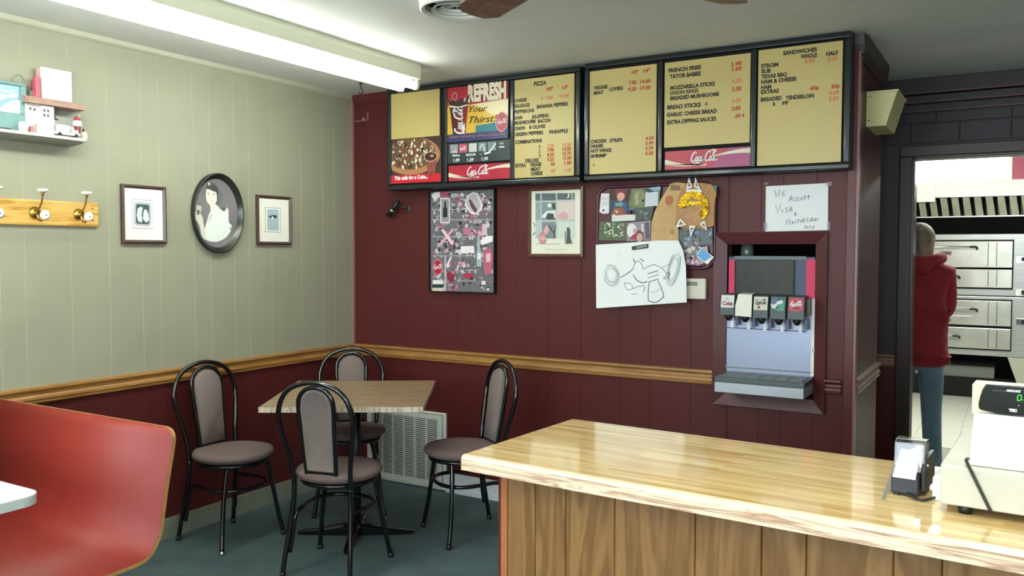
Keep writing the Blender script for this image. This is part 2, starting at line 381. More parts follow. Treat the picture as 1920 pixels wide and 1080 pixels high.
# outer corner boards of the back wall and the side partition
struct(box('trim_8', 2.985, 3.027, -0.018, 0.012, 0, H-.06, M_redtrim, bevel=0.003))
struct(box('trim_9', 3.0261, 3.036, -0.018, 0.03, 0, H-.06, mat('corner_edge_mauve', '#8a5a58', 0.35)))
pw = struct(box('wall_partition', 2.96, 3.014, 0.07, 0.77, 0, H, M_redback))
for a, b in ((0.03, 0.77),):
    q = MB(); c = .004; q.prism([(3.014, a+.001, 0), (3.022, a+.001, 0), (3.026, a+c, 0), (3.026, b-c, 0), (3.022, b-.001, 0), (3.014, b-.001, 0)], (0, 0, H)); q.build('plank', pw, M_red)
q = MB(); q.prism([(3.026, .03, H-.11), (3.034, .03, H-.11), (3.05, .03, H-.07), (3.058, .03, H-.02), (3.058, .03, H), (3.026, .03, H)], (0, .745, 0)); struct(q.build('trim_10', m=mat('dark_crown', '#3f3029', 0.4)))
q = MB(); q.prism([(2.99, 0, H-.09), (2.99, -.014, H-.09), (2.99, -.03, H-.05), (2.99, -.034, H), (2.99, .03, H), (2.99, .03, H-.09)], (.06, 0, 0)); struct(q.build('trim_11', m=MATS['dark_crown']))
struct(rail('trim_12', 0, 0.04, 0.765, mat('brown_rail', '#8d6a52', 0.4), 0.859, 3.026))
# closet behind the dispenser
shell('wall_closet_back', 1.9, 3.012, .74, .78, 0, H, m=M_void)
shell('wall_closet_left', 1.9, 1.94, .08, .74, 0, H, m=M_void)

# far wall of painted block with the kitchen doorway
FY = 1.25
DX0 = hit(1707, 500, 1, FY).x; DX1 = DX0+0.95; DZ = 2.0
fw = MB(); fw.box(1.5, DX0, FY, FY+.12, 0, H); fw.box(DX1, 6.35, FY, FY+.12, 0, H); fw.box(DX0, DX1, FY, FY+.12, DZ, H)
wfar = struct(fw.build('wall_far', m=M_dark))
shell('wall_passage_end', 1.5, 1.6, .78, FY, 0, H, m=M_dark)
# block courses above the doorway, each block a piece
for (z0, z1, offx) in ((2.190, 2.247, .0), (2.075, 2.186, .0), ):
    x = 2.0+offx
    xb = [2.37, 2.62, 2.87, 3.12, 3.37, 3.62, 3.87, 4.12, 4.37]
    if z0 > 2.18: xb = [2.37, 2.87, 3.37-.12, 3.62, 4.0, 4.4]
    for a, b in zip(xb[:-1], xb[1:]):
        box('concrete_block', a+.002, b-.002, FY-.012, FY+.001, z0, z1-.003, M_dark, wfar, bevel=0.002)
for i, (z0, z1, d) in enumerate(((2.35, 2.44, .045), (2.30, 2.346, .03), (2.251, 2.296, .02))):
    q = struct(box('trim_%d' % (13+i), 1.6, 4.6, FY-d, FY, z0, z1, M_dark, bevel=.004))
    struct(box('trim_%d' % (16+i), 1.6, 4.6, FY-d-.003, FY-d, z0+.001, z0+.009, M_darkline))
shell('wall_far_wainscot', 1.6, hit(1682, 700, 1, FY).x-.004, FY-.008, FY, 0, .79, m=M_red)
struct(rail('trim_19', 1, 1.6, hit(1677, 670, 1, FY).x, MATS['brown_rail'], 0.853, FY))
cx0 = hit(1684, 500, 1, FY).x
dd = MB(); dd.box(cx0, DX0, FY-.022, FY, 0, DZ); dd.box(cx0, DX1+.07, FY-.022, FY, DZ, 2.062); dd.box(DX1, DX1+.07, FY-.022, FY, 0, DZ)
dr = struct(dd.build('door_1', m=M_casing, bevel=.004))
jj = MB(); jj.box(DX0, DX0+.014, FY-.01, FY+.13, 0, DZ); jj.box(DX0, DX1, FY-.01, FY+.13, DZ-.014, DZ); jj.box(DX1-.014, DX1, FY-.01, FY+.13, 0, DZ)
jj.build('door_jamb', dr, mat('jamb_gloss', '#4b3c38', 0.25), bevel=.003)

# kitchen shell
shell('floor_kitchen', 2.3, 6.0, FY, 6.6, -0.1, -0.004, m=mat('grout', '#8d8d82', 0.8))
M_tile = mat('beige_floor_tile', '#c9c9ba', 0.28, vary=0.05, vscale=5)
fk = D.objects['floor_kitchen']
tile_me = None
for i in range(6):
    for j in range(10):
        x = 2.85+i*.305; y = 3.0+j*.305
        if tile_me is None:
            o = box('floor_tile', -.151, .151, -.151, .151, -.006, 0, M_tile, fk, bevel=0); tile_me = o.data
        else:
            o = D.objects.new('floor_tile', tile_me); COL.objects.link(o); o.parent = fk
        o.location = (x, y, 0)
M_pink = mat('pink_wall', '#c4637a', 0.5)
shell('wall_kitchen_back', 2.3, 6.0, 6.2, 6.3, 0, H, m=M_pink)
shell('wall_kitchen_shade', 2.4, 5.6, 6.17, 6.199, 0, 2.0, m=mat('dark_kitchen_shade', '#1d1b17', .7))  # added sheet: shade below hood and oven put into a near-black colour
shell('wall_kitchen_left', 2.3, 2.4, FY+.12, 6.2, 0, H, m=M_white)
shell('wall_kitchen_right', 5.6, 5.7, FY+.12, 6.2, 0, H, m=M_white)
# ================================================================== CEILING FIXTURES
def strip_light(x, y1, length, label, zt=H):
    t = thing('fluorescent_light', label, 'light', (x, y1, zt), 0, None)
    b = MB(); b.prism([(-.030, 0, 0), (.046, 0, 0), (.049, 0, -.03), (.045, 0, -.080), (-.030, 0, -.080), (-.033, 0, -.03)], (0, -length, 0)); b.build('housing', t, mat('fixture_cream', '#e4e5cf', 0.45))
    for dx in (-.078, .022):
        q = MB(); q.tube([(dx, -.03, -.112), (dx, -length+.03, -.112)], .021, n=14); q.build('tube', t, M_tube)
        for yy in (-.002, -length+.022):
            q = MB(); q.prism([(dx-.016, yy, -.08), (dx+.016, yy, -.08), (dx+.018, yy, -.115), (dx+.01, yy, -.134), (dx-.01, yy, -.134), (dx-.016, yy, -.115)], (0, -.02, 0)); 
            q.box(min(dx, 0), max(dx, 0), yy-.02, yy, -.095, -.078); q.build('lamp_holder', t, MATS['fixture_cream'])
    return t
strip_light(.885, -.515, 2.44, 'long cream twin-tube fluorescent strip light over the corner table')
strip_light(.885, -3.1, 2.44, 'second cream twin-tube strip light, outside the picture towards the shop front')
for fx, fy, lb in ((3.64, -1.95, 'cream twin-tube strip light on rods, added out of view above the counter to brighten it and the ceiling'), (2.0, -3.3, 'cream twin-tube strip light on rods, added out of view over the middle of the room to brighten the ceiling')):  # unseen lights, added and hung low to brighten the ceiling and counter
    t = strip_light(fx, fy, 2.44, lb, 2.20)
    for yy in (-.3, -2.1): q = MB(); q.tube([(0.008, yy, -.001), (0.008, yy, .24)], .005, n=8); q.build('hanging_rod', t, M_chrome)

# ceiling diffuser
t = thing('ceiling_vent', 'round white ceiling vent with dark centre, beside the fan blade', 'vent', (1.735, -1.345, H))
b = MB()
for r0, r1, z in ((.15, .125, -.03), (.100, .082, -.026), (.07, .052, -.022)):
    b.lathe([(r0, 0 if r0 > .14 else z-.012), (r0-.004, z-.004), ((r0+r1)/2, z-.008), (r1, z+.004), (r1+.004, z+.008)], n=40, caps=False)
b.build('ring', t, M_white)
b = MB(); b.lathe([(.128, -.001), (.128, -.004)], n=32); b.build('duct', t, M_void)
b = MB()
for a in (0, 1, 2): b.box(-.125, .125, -.003, .003, -.02, -.014) if a == 0 else b.tube([(math.cos(a*pi/3)*-.125, math.sin(a*pi/3)*-.125, -.017), (math.cos(a*pi/3)*.125, math.sin(a*pi/3)*.125, -.017)], .003)
b.build('spider', t, M_white)
# ceiling fan
T1 = Vector((2.168, -1.884)); T2 = Vector((2.915, -1.585)); mid = (T1+T2)/2; ch = (T2-T1).normalized(); pr = Vector((ch.y, -ch.x))
RF = (T2-T1).length/2/math.sin(pi/5); FC = mid + pr*RF*math.cos(pi/5)
t = thing('ceiling_fan', 'ceiling fan with brown wooden blades, only two blade tips in view', 'fan', (FC.x, FC.y, 2.2))
M_blade = wood('fan_blade', '#5e4635', '#7b604a', '#8c7058', (4, 4, 4), 0.4, 0, 3)
b = MB(); b.lathe([(.05, .07), (.11, .06), (.13, .02), (.12, -.03), (.06, -.05)], n=28); b.lathe([(.012, .06), (.012, .23)], n=12); b.lathe([(.06, .20), (.065, .235), (.06, .24)], n=24); b.build('motor', t, M_brass)
a0 = math.atan2(T1.y-FC.y, T1.x-FC.x)
for i in range(5):
    a = a0 - i*2*pi/5 if True else 0
    q = MB(); pts = [(.15, -.04), (.22, -.06), (RF-.05, -.068), (RF, -.04), (RF+.006, 0), (RF, .04), (RF-.05, .068), (.22, .06), (.15, .04)]
    q.prism([(x, y, .004+y*.16) for x, y in pts], (0, 0, -.007)); o = q.build('blade', t, M_blade); o.rotation_euler = (0, 0, a)
    q = MB(); q.box(.10, .2, -.018, .018, -.006, .002); o = q.build('blade_iron', t, M_brass); o.rotation_euler = (0, 0, a)
# ceiling hook
q = MB(); hx, hy = .33, -.30
q.lathe([(.012, 0), (.012, -.004), (.006, -.008)], (hx, hy, H), n=12)
q.tube(sm_path([(hx, hy, H-.004), (hx, hy, H-.03), (hx+.013, hy, H-.04), (hx+.016, hy, H-.055), (hx, hy, H-.066), (hx-.014, hy, H-.055)], 4), .003, n=6)
tag(q.build('ceiling_hook', m=mat('dark_hook', '#2c2c2c', 0.4)), 'small dark cup hook screwed into the ceiling near the corner', 'hook')

# ================================================================== MENU BOARDS
def c7(x, y): return (720+x/4.695, 130+y/4.695)
def c8(x, y): return (1080+x/3.623, 60+y/3.623)
BY = -0.10
def menu_cabinet(x0, x1, z0, z1, divs, label):
    t = thing('menu_board', label, 'menu board', (x0, 0, z0), 0, 'menu boards')
    L = lambda x: x-x0
    f = 0.028
    b = MB(); b.box(0, x1-x0, BY+.02, -.001, 0, z1-z0); b.build('cabinet', t, mat('menu_cabinet_box', '#1a1f20', 0.5))
    for (a0, a1, b0, b1) in ((0, x1-x0, 0, f), (0, x1-x0, z1-z0-f, z1-z0), (0, f, f, z1-z0-f), (x1-x0-f, x1-x0, f, z1-z0-f)):
        b = MB(); b.box(a0, a1, BY-.006, BY+.02, b0, b1); b.build('frame_rail', t, M_frame, bevel=.007, segs=3)
    for d in divs:
        b = MB(); b.box(L(d)-.013, L(d)+.013, BY-.004, BY+.02, f, z1-z0-f); b.build('divider', t, M_frame, bevel=.006, segs=3)
    b = MB(); b.box(f, x1-x0-f, BY+.012, BY+.016, f, z1-z0-f); b.build('backing', t, M_void)
    return t
# panel = yellow letter board inside the cabinet; returns canvas just in front of it
PY_ = BY+.004
def panel(t, q, mlist=None, mm=None, name='letter_panel'):
    us = [hit(a[0], a[1], 1, PY_) for a in q]
    x0 = (us[0].x+us[3].x)/2; x1 = (us[1].x+us[2].x)/2; z1 = (us[0].z+us[1].z)/2; z0 = (us[2].z+us[3].z)/2
    b = MB(); b.box(x0-t.location.x, x1-t.location.x, PY_, PY_+.006, z0-t.location.z, z1-t.location.z)
    p = b.build(name, t, mm or M_yellow)
    return p, (x0, x1, z0, z1)
def reparent(o, p, root): 
    o.parent = p; o.data.transform(Matrix.Translation(-root.location))
def letters(t, p, cf, items, faded=()):
    for st, x0, x1, yb, h, col in items:          # every line of changeable letters is a piece of its own
        c = Canvas(1, PY_, base=.0006)
        m = {'k': M_ink, 'K': M_inkf, 'r': M_rink, 'R': M_rinkf}[col]
        c.text(st, cf(x0, yb), cf(x1, yb)[0], h*(.90 if cf is c7 else .84), m, bold=0.048)
        o = c.build('red_lettering' if col in 'rR' else 'black_lettering'); reparent(o, p, t)
mA = menu_cabinet(.364, 1.668, 1.822, 2.428, [hit(835, 250, 1, BY).x, hit(960, 240, 1, BY).x], 'left black-framed menu board with the pizza photo and pizza price panel')
mB = menu_cabinet(1.690, 3.008, 1.824, 2.436, [hit(1238, 230, 1, BY).x, hit(1413, 200, 1, BY).x], 'right black-framed menu board listing fries, bread sticks and sandwiches')
# -- panel 1: blank board + pizza photograph
p, _ = panel(mA, [c7(38, 218), c7(483, 178), c7(495, 590), c7(57, 612)])
p, R1 = panel(mA, [c7(57, 616), c7(497, 592), c7(513, 985), c7(75, 1010)], mm=mat('photo_dark', '#43332c', 0.3), name='pizza_photograph')
c = Canvas(1, PY_, base=.0006); X0, X1, Z0, Z1 = R1; W_ = X1-X0; H_ = Z1-Z0
c.poly([(X0+.45*W_+.55*W_*math.cos(a), Z0+.62*H_+.42*H_*math.sin(a)) for a in [i*pi/20*1.0-.35*pi*0 for i in range(40)] if X0 <= X0+.45*W_+.55*W_*math.cos(a) <= X1+.001] and [(min(X1, max(X0, X0+.42*W_+.56*W_*math.cos(i*pi/16))), min(Z1, Z0+.60*H_+.42*H_*math.sin(i*pi/16))) for i in range(32)], C('#b07a52'))
c.poly([(min(X1, max(X0, X0+.40*W_+.49*W_*math.cos(i*pi/16))), min(Z1, Z0+.66*H_+.36*H_*math.sin(i*pi/16))) for i in range(32)], C('#6b4a36'))
rr_ = random.Random(3)
for i in range(120):
    a = rr_.random()*2*pi; r = math.sqrt(rr_.random()); u = X0+.40*W_+.46*W_*r*math.cos(a); v = Z0+.66*H_+.33*H_*r*math.sin(a)
    if not (X0+.01 < u < X1-.012 and v < Z1-.01): continue
    c.k = 2+i % 5; c.disc(u, v, .006+.011*rr_.random(), .004+.006*rr_.random(), C(rr_.choice(['#d8cdb0', '#c9b994', '#3a2a22', '#5c6b45', '#8a3f30', '#2c2622', '#e4dcc4', '#a58a66'])), n=7, rot=rr_.random()*3)
c.k = 8; gx = X0+.80*W_; gz = Z0+.56*H_
c.poly([(gx-.042, gz), (gx+.048, gz), (gx+.03, gz-.12), (gx+.018, gz-.15), (gx-.005, gz-.15)], C('#8a4a40'))
c.disc(gx, gz, .050, .030, C('#c8a98c')); c.disc(gx, gz, .044, .025, C('#3a2018')); c.disc(gx+.01, gz+.004, .014, .008, C('#b58d74'))
c.rect(X0, X1, Z0, Z0+.185*H_, C('#c4202f', .3)); c.poly([(gx-.01, Z0+.10*H_), (gx+.02, Z0+.18*H_), (gx+.012, Z0+.24*H_), (gx-.01, Z0+.24*H_)], C('#7e3a34'))
c.text('This calls for a Coke...', c7(97, 975), c7(392, 955)[0], 6.5, M_paper, bold=.045, shear=.15)
reparent(c.build('print'), p, mA)
# -- panel 2: soda poster, price strip, banner
p, (X0, X1, Z0, Z1) = panel(mA, [c7(540, 156), c7(1084, 116), c7(1104, 612), c7(556, 640)], mm=C('#26305a', .3), name='soda_poster')
W_ = X1-X0; H_ = Z1-Z0; c = Canvas(1, PY_, base=.0006)
U = lambda x: X0+W_*x; V = lambda y: Z1-H_*y
c.rect(X0, X1, V(.86), Z1, C('#e2b63c', .35)); c.rect(X0, X1, V(.34), Z1, C('#b8283a', .3))
c.poly([(U(0), V(.25)), (U(.1), V(.22)), (U(.1), V(.34)), (U(0), V(.34))], C('#c05a2a'))
c.poly([(U(.42), V(.345)), (U(1), V(.305)), (U(1), V(.6)), (U(.74), V(.56)), (U(.55), V(.40))], C('#ecdcae', .35))
c.poly([(U(.49), V(.73)), (U(1), V(.69)), (U(1), V(.86)), (U(.49), V(.86))], C('#1f7a86', .4))
c.rect(X0, X1, Z0, V(.855), C('#3a3a6a', .4))
# red panel behind the headline
c.poly([(U(.34), V(.02)), (U(1), V(0)), (U(1), V(.28)), (U(.34), V(.33))], C('#a31f24', .35))
for i, (dx, mm) in enumerate(((.004, M_ink), (0, mat('headline_white', '#eadfc4', .4)))):
    c.text('REFRESH', (c7(742, 283)[0]+dx*300, c7(742, 283)[1]+dx*150), c7(1078, 250)[0]+dx*300, 29-3*i*0, mm, bold=.06, y1=c7(1078, 250)[1]+dx*150)
c.text('Your', c7(752, 378), c7(915, 370)[0], 11.5, M_ink, bold=.0, shear=.35, y1=c7(915, 368)[1])
c.text('Thirst!', c7(752, 478), c7(1000, 455)[0], 13, M_ink, bold=.0, shear=.35, y1=c7(1000, 458)[1])
# paper cup with splash
cup = lambda pts, m: c.ppoly([c7(*q) for q in pts], m)
cup([(582, 330), (742, 318), (716, 572), (612, 575)], C('#8e1f26', .35)); cup([(582, 330), (640, 326), (650, 574), (612, 575)], C('#4a1a1c', .35))
cup([(565, 262), (590, 285), (610, 268), (640, 290), (690, 255), (705, 285), (768, 205), (740, 290), (738, 312), (700, 325), (620, 330), (584, 320)], C('#3a2a26', .35))
cup([(580, 318), (660, 330), (742, 308), (742, 320), (660, 344), (582, 334)], C('#e8e2d6'))
c.k += 1; u, v = c.uv(*c7(628, 240)); c.ring(u, v, .019, .024, .006, C('#caa0a0'))
c.k += 1; u, v = c.uv(*c7(718, 268)); c.disc(u, v, .006, .014, C('#d8b8b4'), rot=-.4)
u, v = c.uv(*c7(700, 572)); c.script(u, v, .165, .056, M_paper, rot=pi/2+.02)
c.pline([c7(690, 480), c7(705, 520), c7(712, 570)], .008, M_paper)
u, v = c.uv(*c7(1043, 463)); c.disc(u, v, .040, .056, C('#d9b8b8'), n=28); c.disc(u, v, .036, .051, C('#b5545e'), n=28); c.script(u-.028, v-.006, .06, .02, M_paper)
c.text('always refreshing. always Coca-Cola', c7(578, 608), c7(1075, 575)[0], 4.3, C('#c9946a'), bold=-.005, shear=.5, y1=c7(1075, 578)[1])
reparent(c.build('print'), p, mA)
p, (X0, X1, Z0, Z1) = panel(mA, [c7(556, 650), c7(1106, 622), c7(1114, 800), c7(562, 830)], mm=C('#2c3a3b', .4), name='drink_price_strip')
c = Canvas(1, PY_, base=.0006)
for i, (xa, col) in enumerate(((582, '#9aa0a2'), (664, '#c2556e'), (748, '#c9cbc8'), (832, '#7f9294'), (915, '#6f8c92'))):
    ya = 665-i*6
    c.k = 0; c.ppoly([c7(xa, ya), c7(xa+70, ya-4), c7(xa+70, ya+72), c7(xa, ya+76)], C(col, .4))
c.k = 2
c.text('Diet', c7(590, 722), c7(620, 720)[0], 3, C('#7a2a3c')); c.text('coke', c7(596, 736), c7(645, 736)[0], 6, C('#e2c0cc'), bold=.04)
u, v = c.uv(*c7(670, 708)); c.script(u, v, .042, .016, M_paper)
c.pline([c7(845, 700), c7(870, 660), c7(890, 730)], .006, C('#dfe6e6')); c.pline([c7(925, 730), c7(960, 690), c7(985, 650)], .008, C('#e8efef'))
c.text('ICE', c7(1020, 662), c7(1055, 660)[0], 4, C('#c6cccc')); c.ppoly([c7(1015, 678), c7(1062, 676), c7(1062, 688), c7(1015, 690)], C('#dfe3e0'))
c.text('SMALL', c7(605, 770), c7(675, 768)[0], 4, M_paper); c.text('MEDIUM', c7(725, 764), c7(810, 762)[0], 4, M_paper); c.text('LG', c7(845, 757), c7(868, 757)[0], 4, C('#9aa5a5'))
c.ppoly([c7(885, 738), c7(940, 722), c7(944, 736), c7(890, 752)], M_paper)
c.text('1.09', c7(615, 815), c7(670, 812)[0], 5.6, M_paper, bold=.03); c.text('1.29', c7(738, 812), c7(793, 808)[0], 5.6, M_paper, bold=.03); c.text('1.39', c7(865, 802), c7(920, 800)[0], 5.6, M_paper, bold=.03)
reparent(c.build('print'), p, mA)
def banner(t, q, cf, su, sv, sw, sh, grad=False):
    p, (X0, X1, Z0, Z1) = panel(t, q, mm=C('#b3243c', .28), name='soda_banner'); W_ = X1-X0; H_ = Z1-Z0
    c = Canvas(1, PY_, base=.0006); U = lambda x: X0+W_*x; V = lambda y: Z0+H_*y
    if grad: c.poly([(U(.55), V(0)), (U(1), V(0)), (U(1), V(1)), (U(.75), V(1))], C('#a23a72', .28))
    n = 16; up = []; dn = []
    for i in range(n+1):   # dynamic ribbon, left half under the word, right half over it
        x = i/n*.5; up.append((U(x), V(.56-.42*math.sin(x/.5*pi/2)+.0))); dn.append((U(x), V(.28-.14*math.sin(x/.5*pi*.9))))
    c.poly(up+dn[::-1], C('#dcd3bc', .4))
    up = []; dn = []
    for i in range(n+1):
        x = .56+i/n*.44; s_ = (x-.56)/.44; up.append((U(x), V(.62+.30*math.sin(s_*pi/2)))); dn.append((U(x), V(.58+.30*math.sin(s_*pi/2)-.22*s_)))
    c.poly(up+dn[::-1], C('#dcd3bc', .4))
    c.script(U(su), V(sv), W_*sw, H_*sh, M_paper, wd=.06)
    reparent(c.build('print'), p, t)
banner(mA, [c7(566, 850), c7(1117, 820), c7(1124, 960), c7(572, 985)], c7, .30, .36, .36, .50)
# -- panel 3
p, _ = panel(mA, [c7(1137, 97), c7(1663, 38), c7(1683, 933), c7(1160, 960)])
letters(mA, p, c7, [('PIZZA', 1320, 1430, 146, 8, 'k'), ('10"', 1435, 1488, 190, 7, 'r'), ('14"', 1568, 1620, 178, 7, 'r'), ('CHEESE', 1150, 1258, 292, 7, 'K'), ('6', 1385, 1400, 270, 6.5, 'R'), ('7.80', 1425, 1488, 266, 6.5, 'R'), ('13.00', 1548, 1632, 252, 6.5, 'R'),
 ('SAUSAGE', 1150, 1284, 340, 7, 'K'), ('BANANA PEPPERS', 1345, 1620, 345, 7.2, 'k'), ('PEPPERONI', 1150, 1320, 391, 7, 'K'), ('HAM', 1150, 1217, 444, 7, 'K'), ('JALAPENO', 1300, 1453, 433, 7, 'k'), ('MUSHROOMS', 1152, 1336, 488, 7, 'k'), ('BACON', 1355, 1466, 472, 7, 'k'),
 ('ONION', 1152, 1243, 537, 7, 'k'), ('B OLIVES', 1280, 1421, 526, 7, 'k'), ('GREEN PEPPERS', 1155, 1403, 589, 7, 'k'), ('PINEAPPLE', 1455, 1620, 568, 7, 'k'), ('COMBINATIONS', 1155, 1391, 658, 7, 'k'),
 ('1', 1365, 1374, 695, 6.5, 'K'), ('7.25', 1437, 1495, 690, 6.8, 'R'), ('13.25', 1572, 1648, 680, 6.8, 'R'), ('2', 1363, 1377, 735, 6.5, 'K'), ('7.90', 1437, 1497, 726, 6.8, 'r'), ('14.50', 1572, 1648, 717, 6.8, 'r'), ('3', 1363, 1378, 775, 6.5, 'K'), ('8.55', 1437, 1497, 767, 6.8, 'r'), ('15.75', 1572, 1648, 757, 6.8, 'r'),
 ('DELUXE', 1245, 1361, 820, 7, 'k'), ('9.20', 1437, 1497, 808, 6.8, 'r'), ('17.00', 1577, 1650, 797, 6.8, 'r'), ('EXTRA', 1157, 1250, 864, 7, 'k'), ('VEGGIE', 1285, 1387, 855, 7, 'k'), ('50', 1468, 1506, 848, 6.8, 'r'), ('1.00', 1588, 1650, 838, 6.8, 'r'), ('MEAT', 1293, 1377, 896, 7, 'k'), ('65', 1470, 1507, 907, 6.8, 'R'), ('1.25', 1590, 1650, 902, 6.8, 'R'), ('CHEESE', 1293, 1397, 934, 7, 'k')])
# -- panels 4 to 6
p, _ = panel(mB, [c8(84, 268), c8(543, 218), c8(547, 943), c8(98, 970)])
letters(mB, p, c8, [('10"', 378, 424, 285, 7.4, 'r'), ('14"', 458, 503, 275, 7.4, 'r'), ('VEGGIE', 120, 215, 392, 7.4, 'k'), ('7.85', 360, 412, 357, 7.4, 'r'), ('14.60', 437, 508, 349, 7.4, 'r'), ('MEAT', 120, 187, 427, 7.4, 'k'), ('LOVERS', 227, 320, 401, 7.4, 'k'), ('9.20', 355, 410, 402, 7.4, 'r'), ('17.00', 437, 508, 394, 7.4, 'r'),
 ('CHICKEN', 100, 206, 757, 7.4, 'k'), ('STRIPS', 228, 316, 750, 7.4, 'k'), ('4.29', 472, 528, 734, 7, 'r'), ('DINNER', 100, 187, 789, 7.4, 'k'), ('5.99', 472, 525, 767, 7, 'r'), ('HOT WINGS', 100, 242, 821, 7.4, 'k'), ('5.79', 472, 525, 801, 7, 'r'), ('SHRIMP', 100, 207, 855, 7.4, 'k'), ('5.20', 472, 526, 835, 7, 'r'), ('*A', 106, 130, 910, 3.5, 'k')])
p, _ = panel(mB, [c8(600, 212), c8(1181, 142), c8(1184, 745), c8(602, 790)])
letters(mB, p, c8, [('FRENCH FRIES', 628, 850, 276, 8.5, 'k'), ('1.49', 1057, 1126, 232, 8.5, 'r'), ('TATOR BABIES', 637, 848, 317, 8.5, 'k'), ('1.69', 1060, 1126, 266, 8.5, 'r'), ('MOZZARELLA STICKS', 640, 943, 393, 8, 'k'), ('3.29', 1058, 1126, 347, 8, 'R'), ('ONION RINGS', 637, 832, 428, 8, 'K'), ('2.50', 1060, 1123, 402, 8.5, 'r'), ('BREADED MUSHROOMS', 640, 972, 464, 8, 'k'),
 ('BREAD STICKS', 620, 848, 526, 8.5, 'k'), ('4', 875, 892, 500, 7, 'K'), ('3.25', 1060, 1122, 480, 8, 'R'), ('GARLIC CHEESE BREAD', 617, 957, 576, 8.2, 'k'), ('2.89', 1057, 1118, 533, 8, 'r'), ('EXTRA DIPPING SAUCES', 620, 952, 627, 8.2, 'k'), ('.59', 1076, 1118, 585, 8, 'r'), ('\u00a2', 1129, 1145, 573, 7, 'r')])
banner(mB, [c8(603, 818), c8(1184, 772), c8(1184, 905), c8(606, 942)], c8, .31, .38, .33, .50, True)
p, _ = panel(mB, [c8(1238, 124), c8(1808, 60), c8(1804, 878), c8(1232, 911)])
letters(mB, p, c8, [('SANDWICHES', 1407, 1637, 157, 8.6, 'k'), ('WHOLE', 1525, 1637, 181, 8.6, 'k'), ('HALF', 1700, 1780, 162, 8.6, 'k'), ('6.95', 1552, 1622, 213, 8.2, 'R'), ('3.65', 1707, 1776, 200, 8.2, 'R'), ('STROM', 1257, 1374, 246, 8.6, 'k'), ('SUB', 1258, 1323, 281, 8.6, 'k'), ('TEXAS BBQ', 1258, 1433, 317, 8.2, 'k'), ('HAM & CHEESE', 1258, 1497, 353, 8.4, 'k'), ('HAM', 1258, 1326, 390, 8.4, 'k'), ('EXTRAS', 1257, 1378, 422, 8.4, 'k'),
 ('60\u00a2', 1590, 1650, 395, 8, 'r'), ('30\u00a2', 1733, 1791, 383, 8, 'r'), ('BREADED', 1255, 1398, 473, 8.4, 'k'), ('TENDERLOIN', 1425, 1617, 461, 8.4, 'k'), ('4.69', 1715, 1788, 428, 8.6, 'R'), ('&', 1336, 1355, 500, 7.6, 'k'), ('FF', 1402, 1443, 496, 7.6, 'k'), ('5.99', 1718, 1784, 468, 8.6, 'R')])

# ================================================================== BACK WALL HANGINGS
def framed(axis, v, u0, u1, w0, w1, fw, depth, fm, pm, name, label, cat, inner=None):
    """picture: four mitred mouldings + print sheet; built at world coordinates around an empty on the wall"""
    loc = (u0, 0, w0) if axis == 1 else (0, u0, w0); t = thing(name, label, cat, loc); L = Vector(loc)
    sg = -1 if axis == 1 else 1
    def pt(u, w, d): return (Vector((u, sg*d, w)) if axis == 1 else Vector((sg*d, u, w))) - L
    cor = [(u0, w0), (u1, w0), (u1, w1), (u0, w1)]; inn = [(u0+fw, w0+fw), (u1-fw, w0+fw), (u1-fw, w1-fw), (u0+fw, w1-fw)]
    for i in range(4):
        j = (i+1) % 4; q = MB(); a, b, c_, d = cor[i], cor[j], inn[j], inn[i]
        mid1 = tuple((x*0.55+y*0.45) for x, y in zip(b, c_)); mid0 = tuple((x*0.55+y*0.45) for x, y in zip(a, d))
        vs = [pt(*a, 0.001), pt(*b, 0.001), pt(*c_, 0.001), pt(*d, 0.001), pt(*a, depth*.8), pt(*b, depth*.8), pt(*mid1, depth), pt(*mid0, depth), pt(*c_, depth*.55), pt(*d, depth*.55)]
        q.add(vs, [(0, 1, 2, 3), (0, 4, 5, 1), (4, 7, 6, 5), (7, 9, 8, 6), (9, 3, 2, 8), (0, 3, 9, 7, 4), (1, 5, 6, 8, 2)]); q.build('moulding', t, fm)
    q = MB(); q.add([pt(u, w, d) for d in (.002, depth*.5) for (u, w) in inn], [(0, 1, 2, 3), (4, 5, 6, 7), (0, 1, 5, 4), (1, 2, 6, 5), (2, 3, 7, 6), (3, 0, 4, 7)]); p = q.build('print_sheet', t, pm)
    cv = Canvas(axis, sg*depth*.5, base=.0006)
    return t, p, cv
def fin(c, p, t, nm='print'): o = c.build(nm); reparent(o, p, t)

# memorabilia poster
x0, x1, z0, z1 = .618, 1.086, 1.207, 1.815
t, p, c = framed(1, 0, x0, x1, z0, z1, .008, .03, M_blackp, C('#6b6a70', .3), 'soda_poster', 'black-edged collage poster of pink and grey soda collectibles', 'poster')
def cp(x, y): return (720+x/5.142, 350+y/5.142)
def Q(pts, col, r=.35): c.ppoly([cp(*q) for q in pts], C(col, r))
def RQ(x0, y0, x1, y1, col, r=.35): Q([(x0, y0), (x1, y0), (x1, y1), (x0, y1)], col, r)
for i in range(460):
    a = rnd.random(); xx = 465+rnd.random()*560; yy = 60+rnd.random()*920; ww = 8+rnd.random()*30; hh = 8+rnd.random()*34
    c.k = i % 4; RQ(xx, yy, min(xx+ww, 1050), min(yy+hh, 1005), rnd.choice(['#8f8b90', '#c9c2c6', '#c57f92', '#2f2e33', '#7d7a80', '#d9d4d6', '#b55c76', '#67656c', '#e6e2e2', '#4f5a56', '#d79cac', '#a8a4a8', '#bcb8bc']))
c.k = 5
for y in (215, 315, 480, 662, 800, 905): c.k = 5; RQ(462 if y < 700 else 700, y, 1055 if y < 400 else 890, y+9, '#a9a6aa')
c.k = 6; RQ(585, 670, 602, 1010, '#b9b6ba')
c.k = 7; Q([(460, 80), (490, 58), (540, 52), (545, 100), (480, 125)], '#e8e4e6'); RQ(548, 55, 625, 105, '#b0526c')
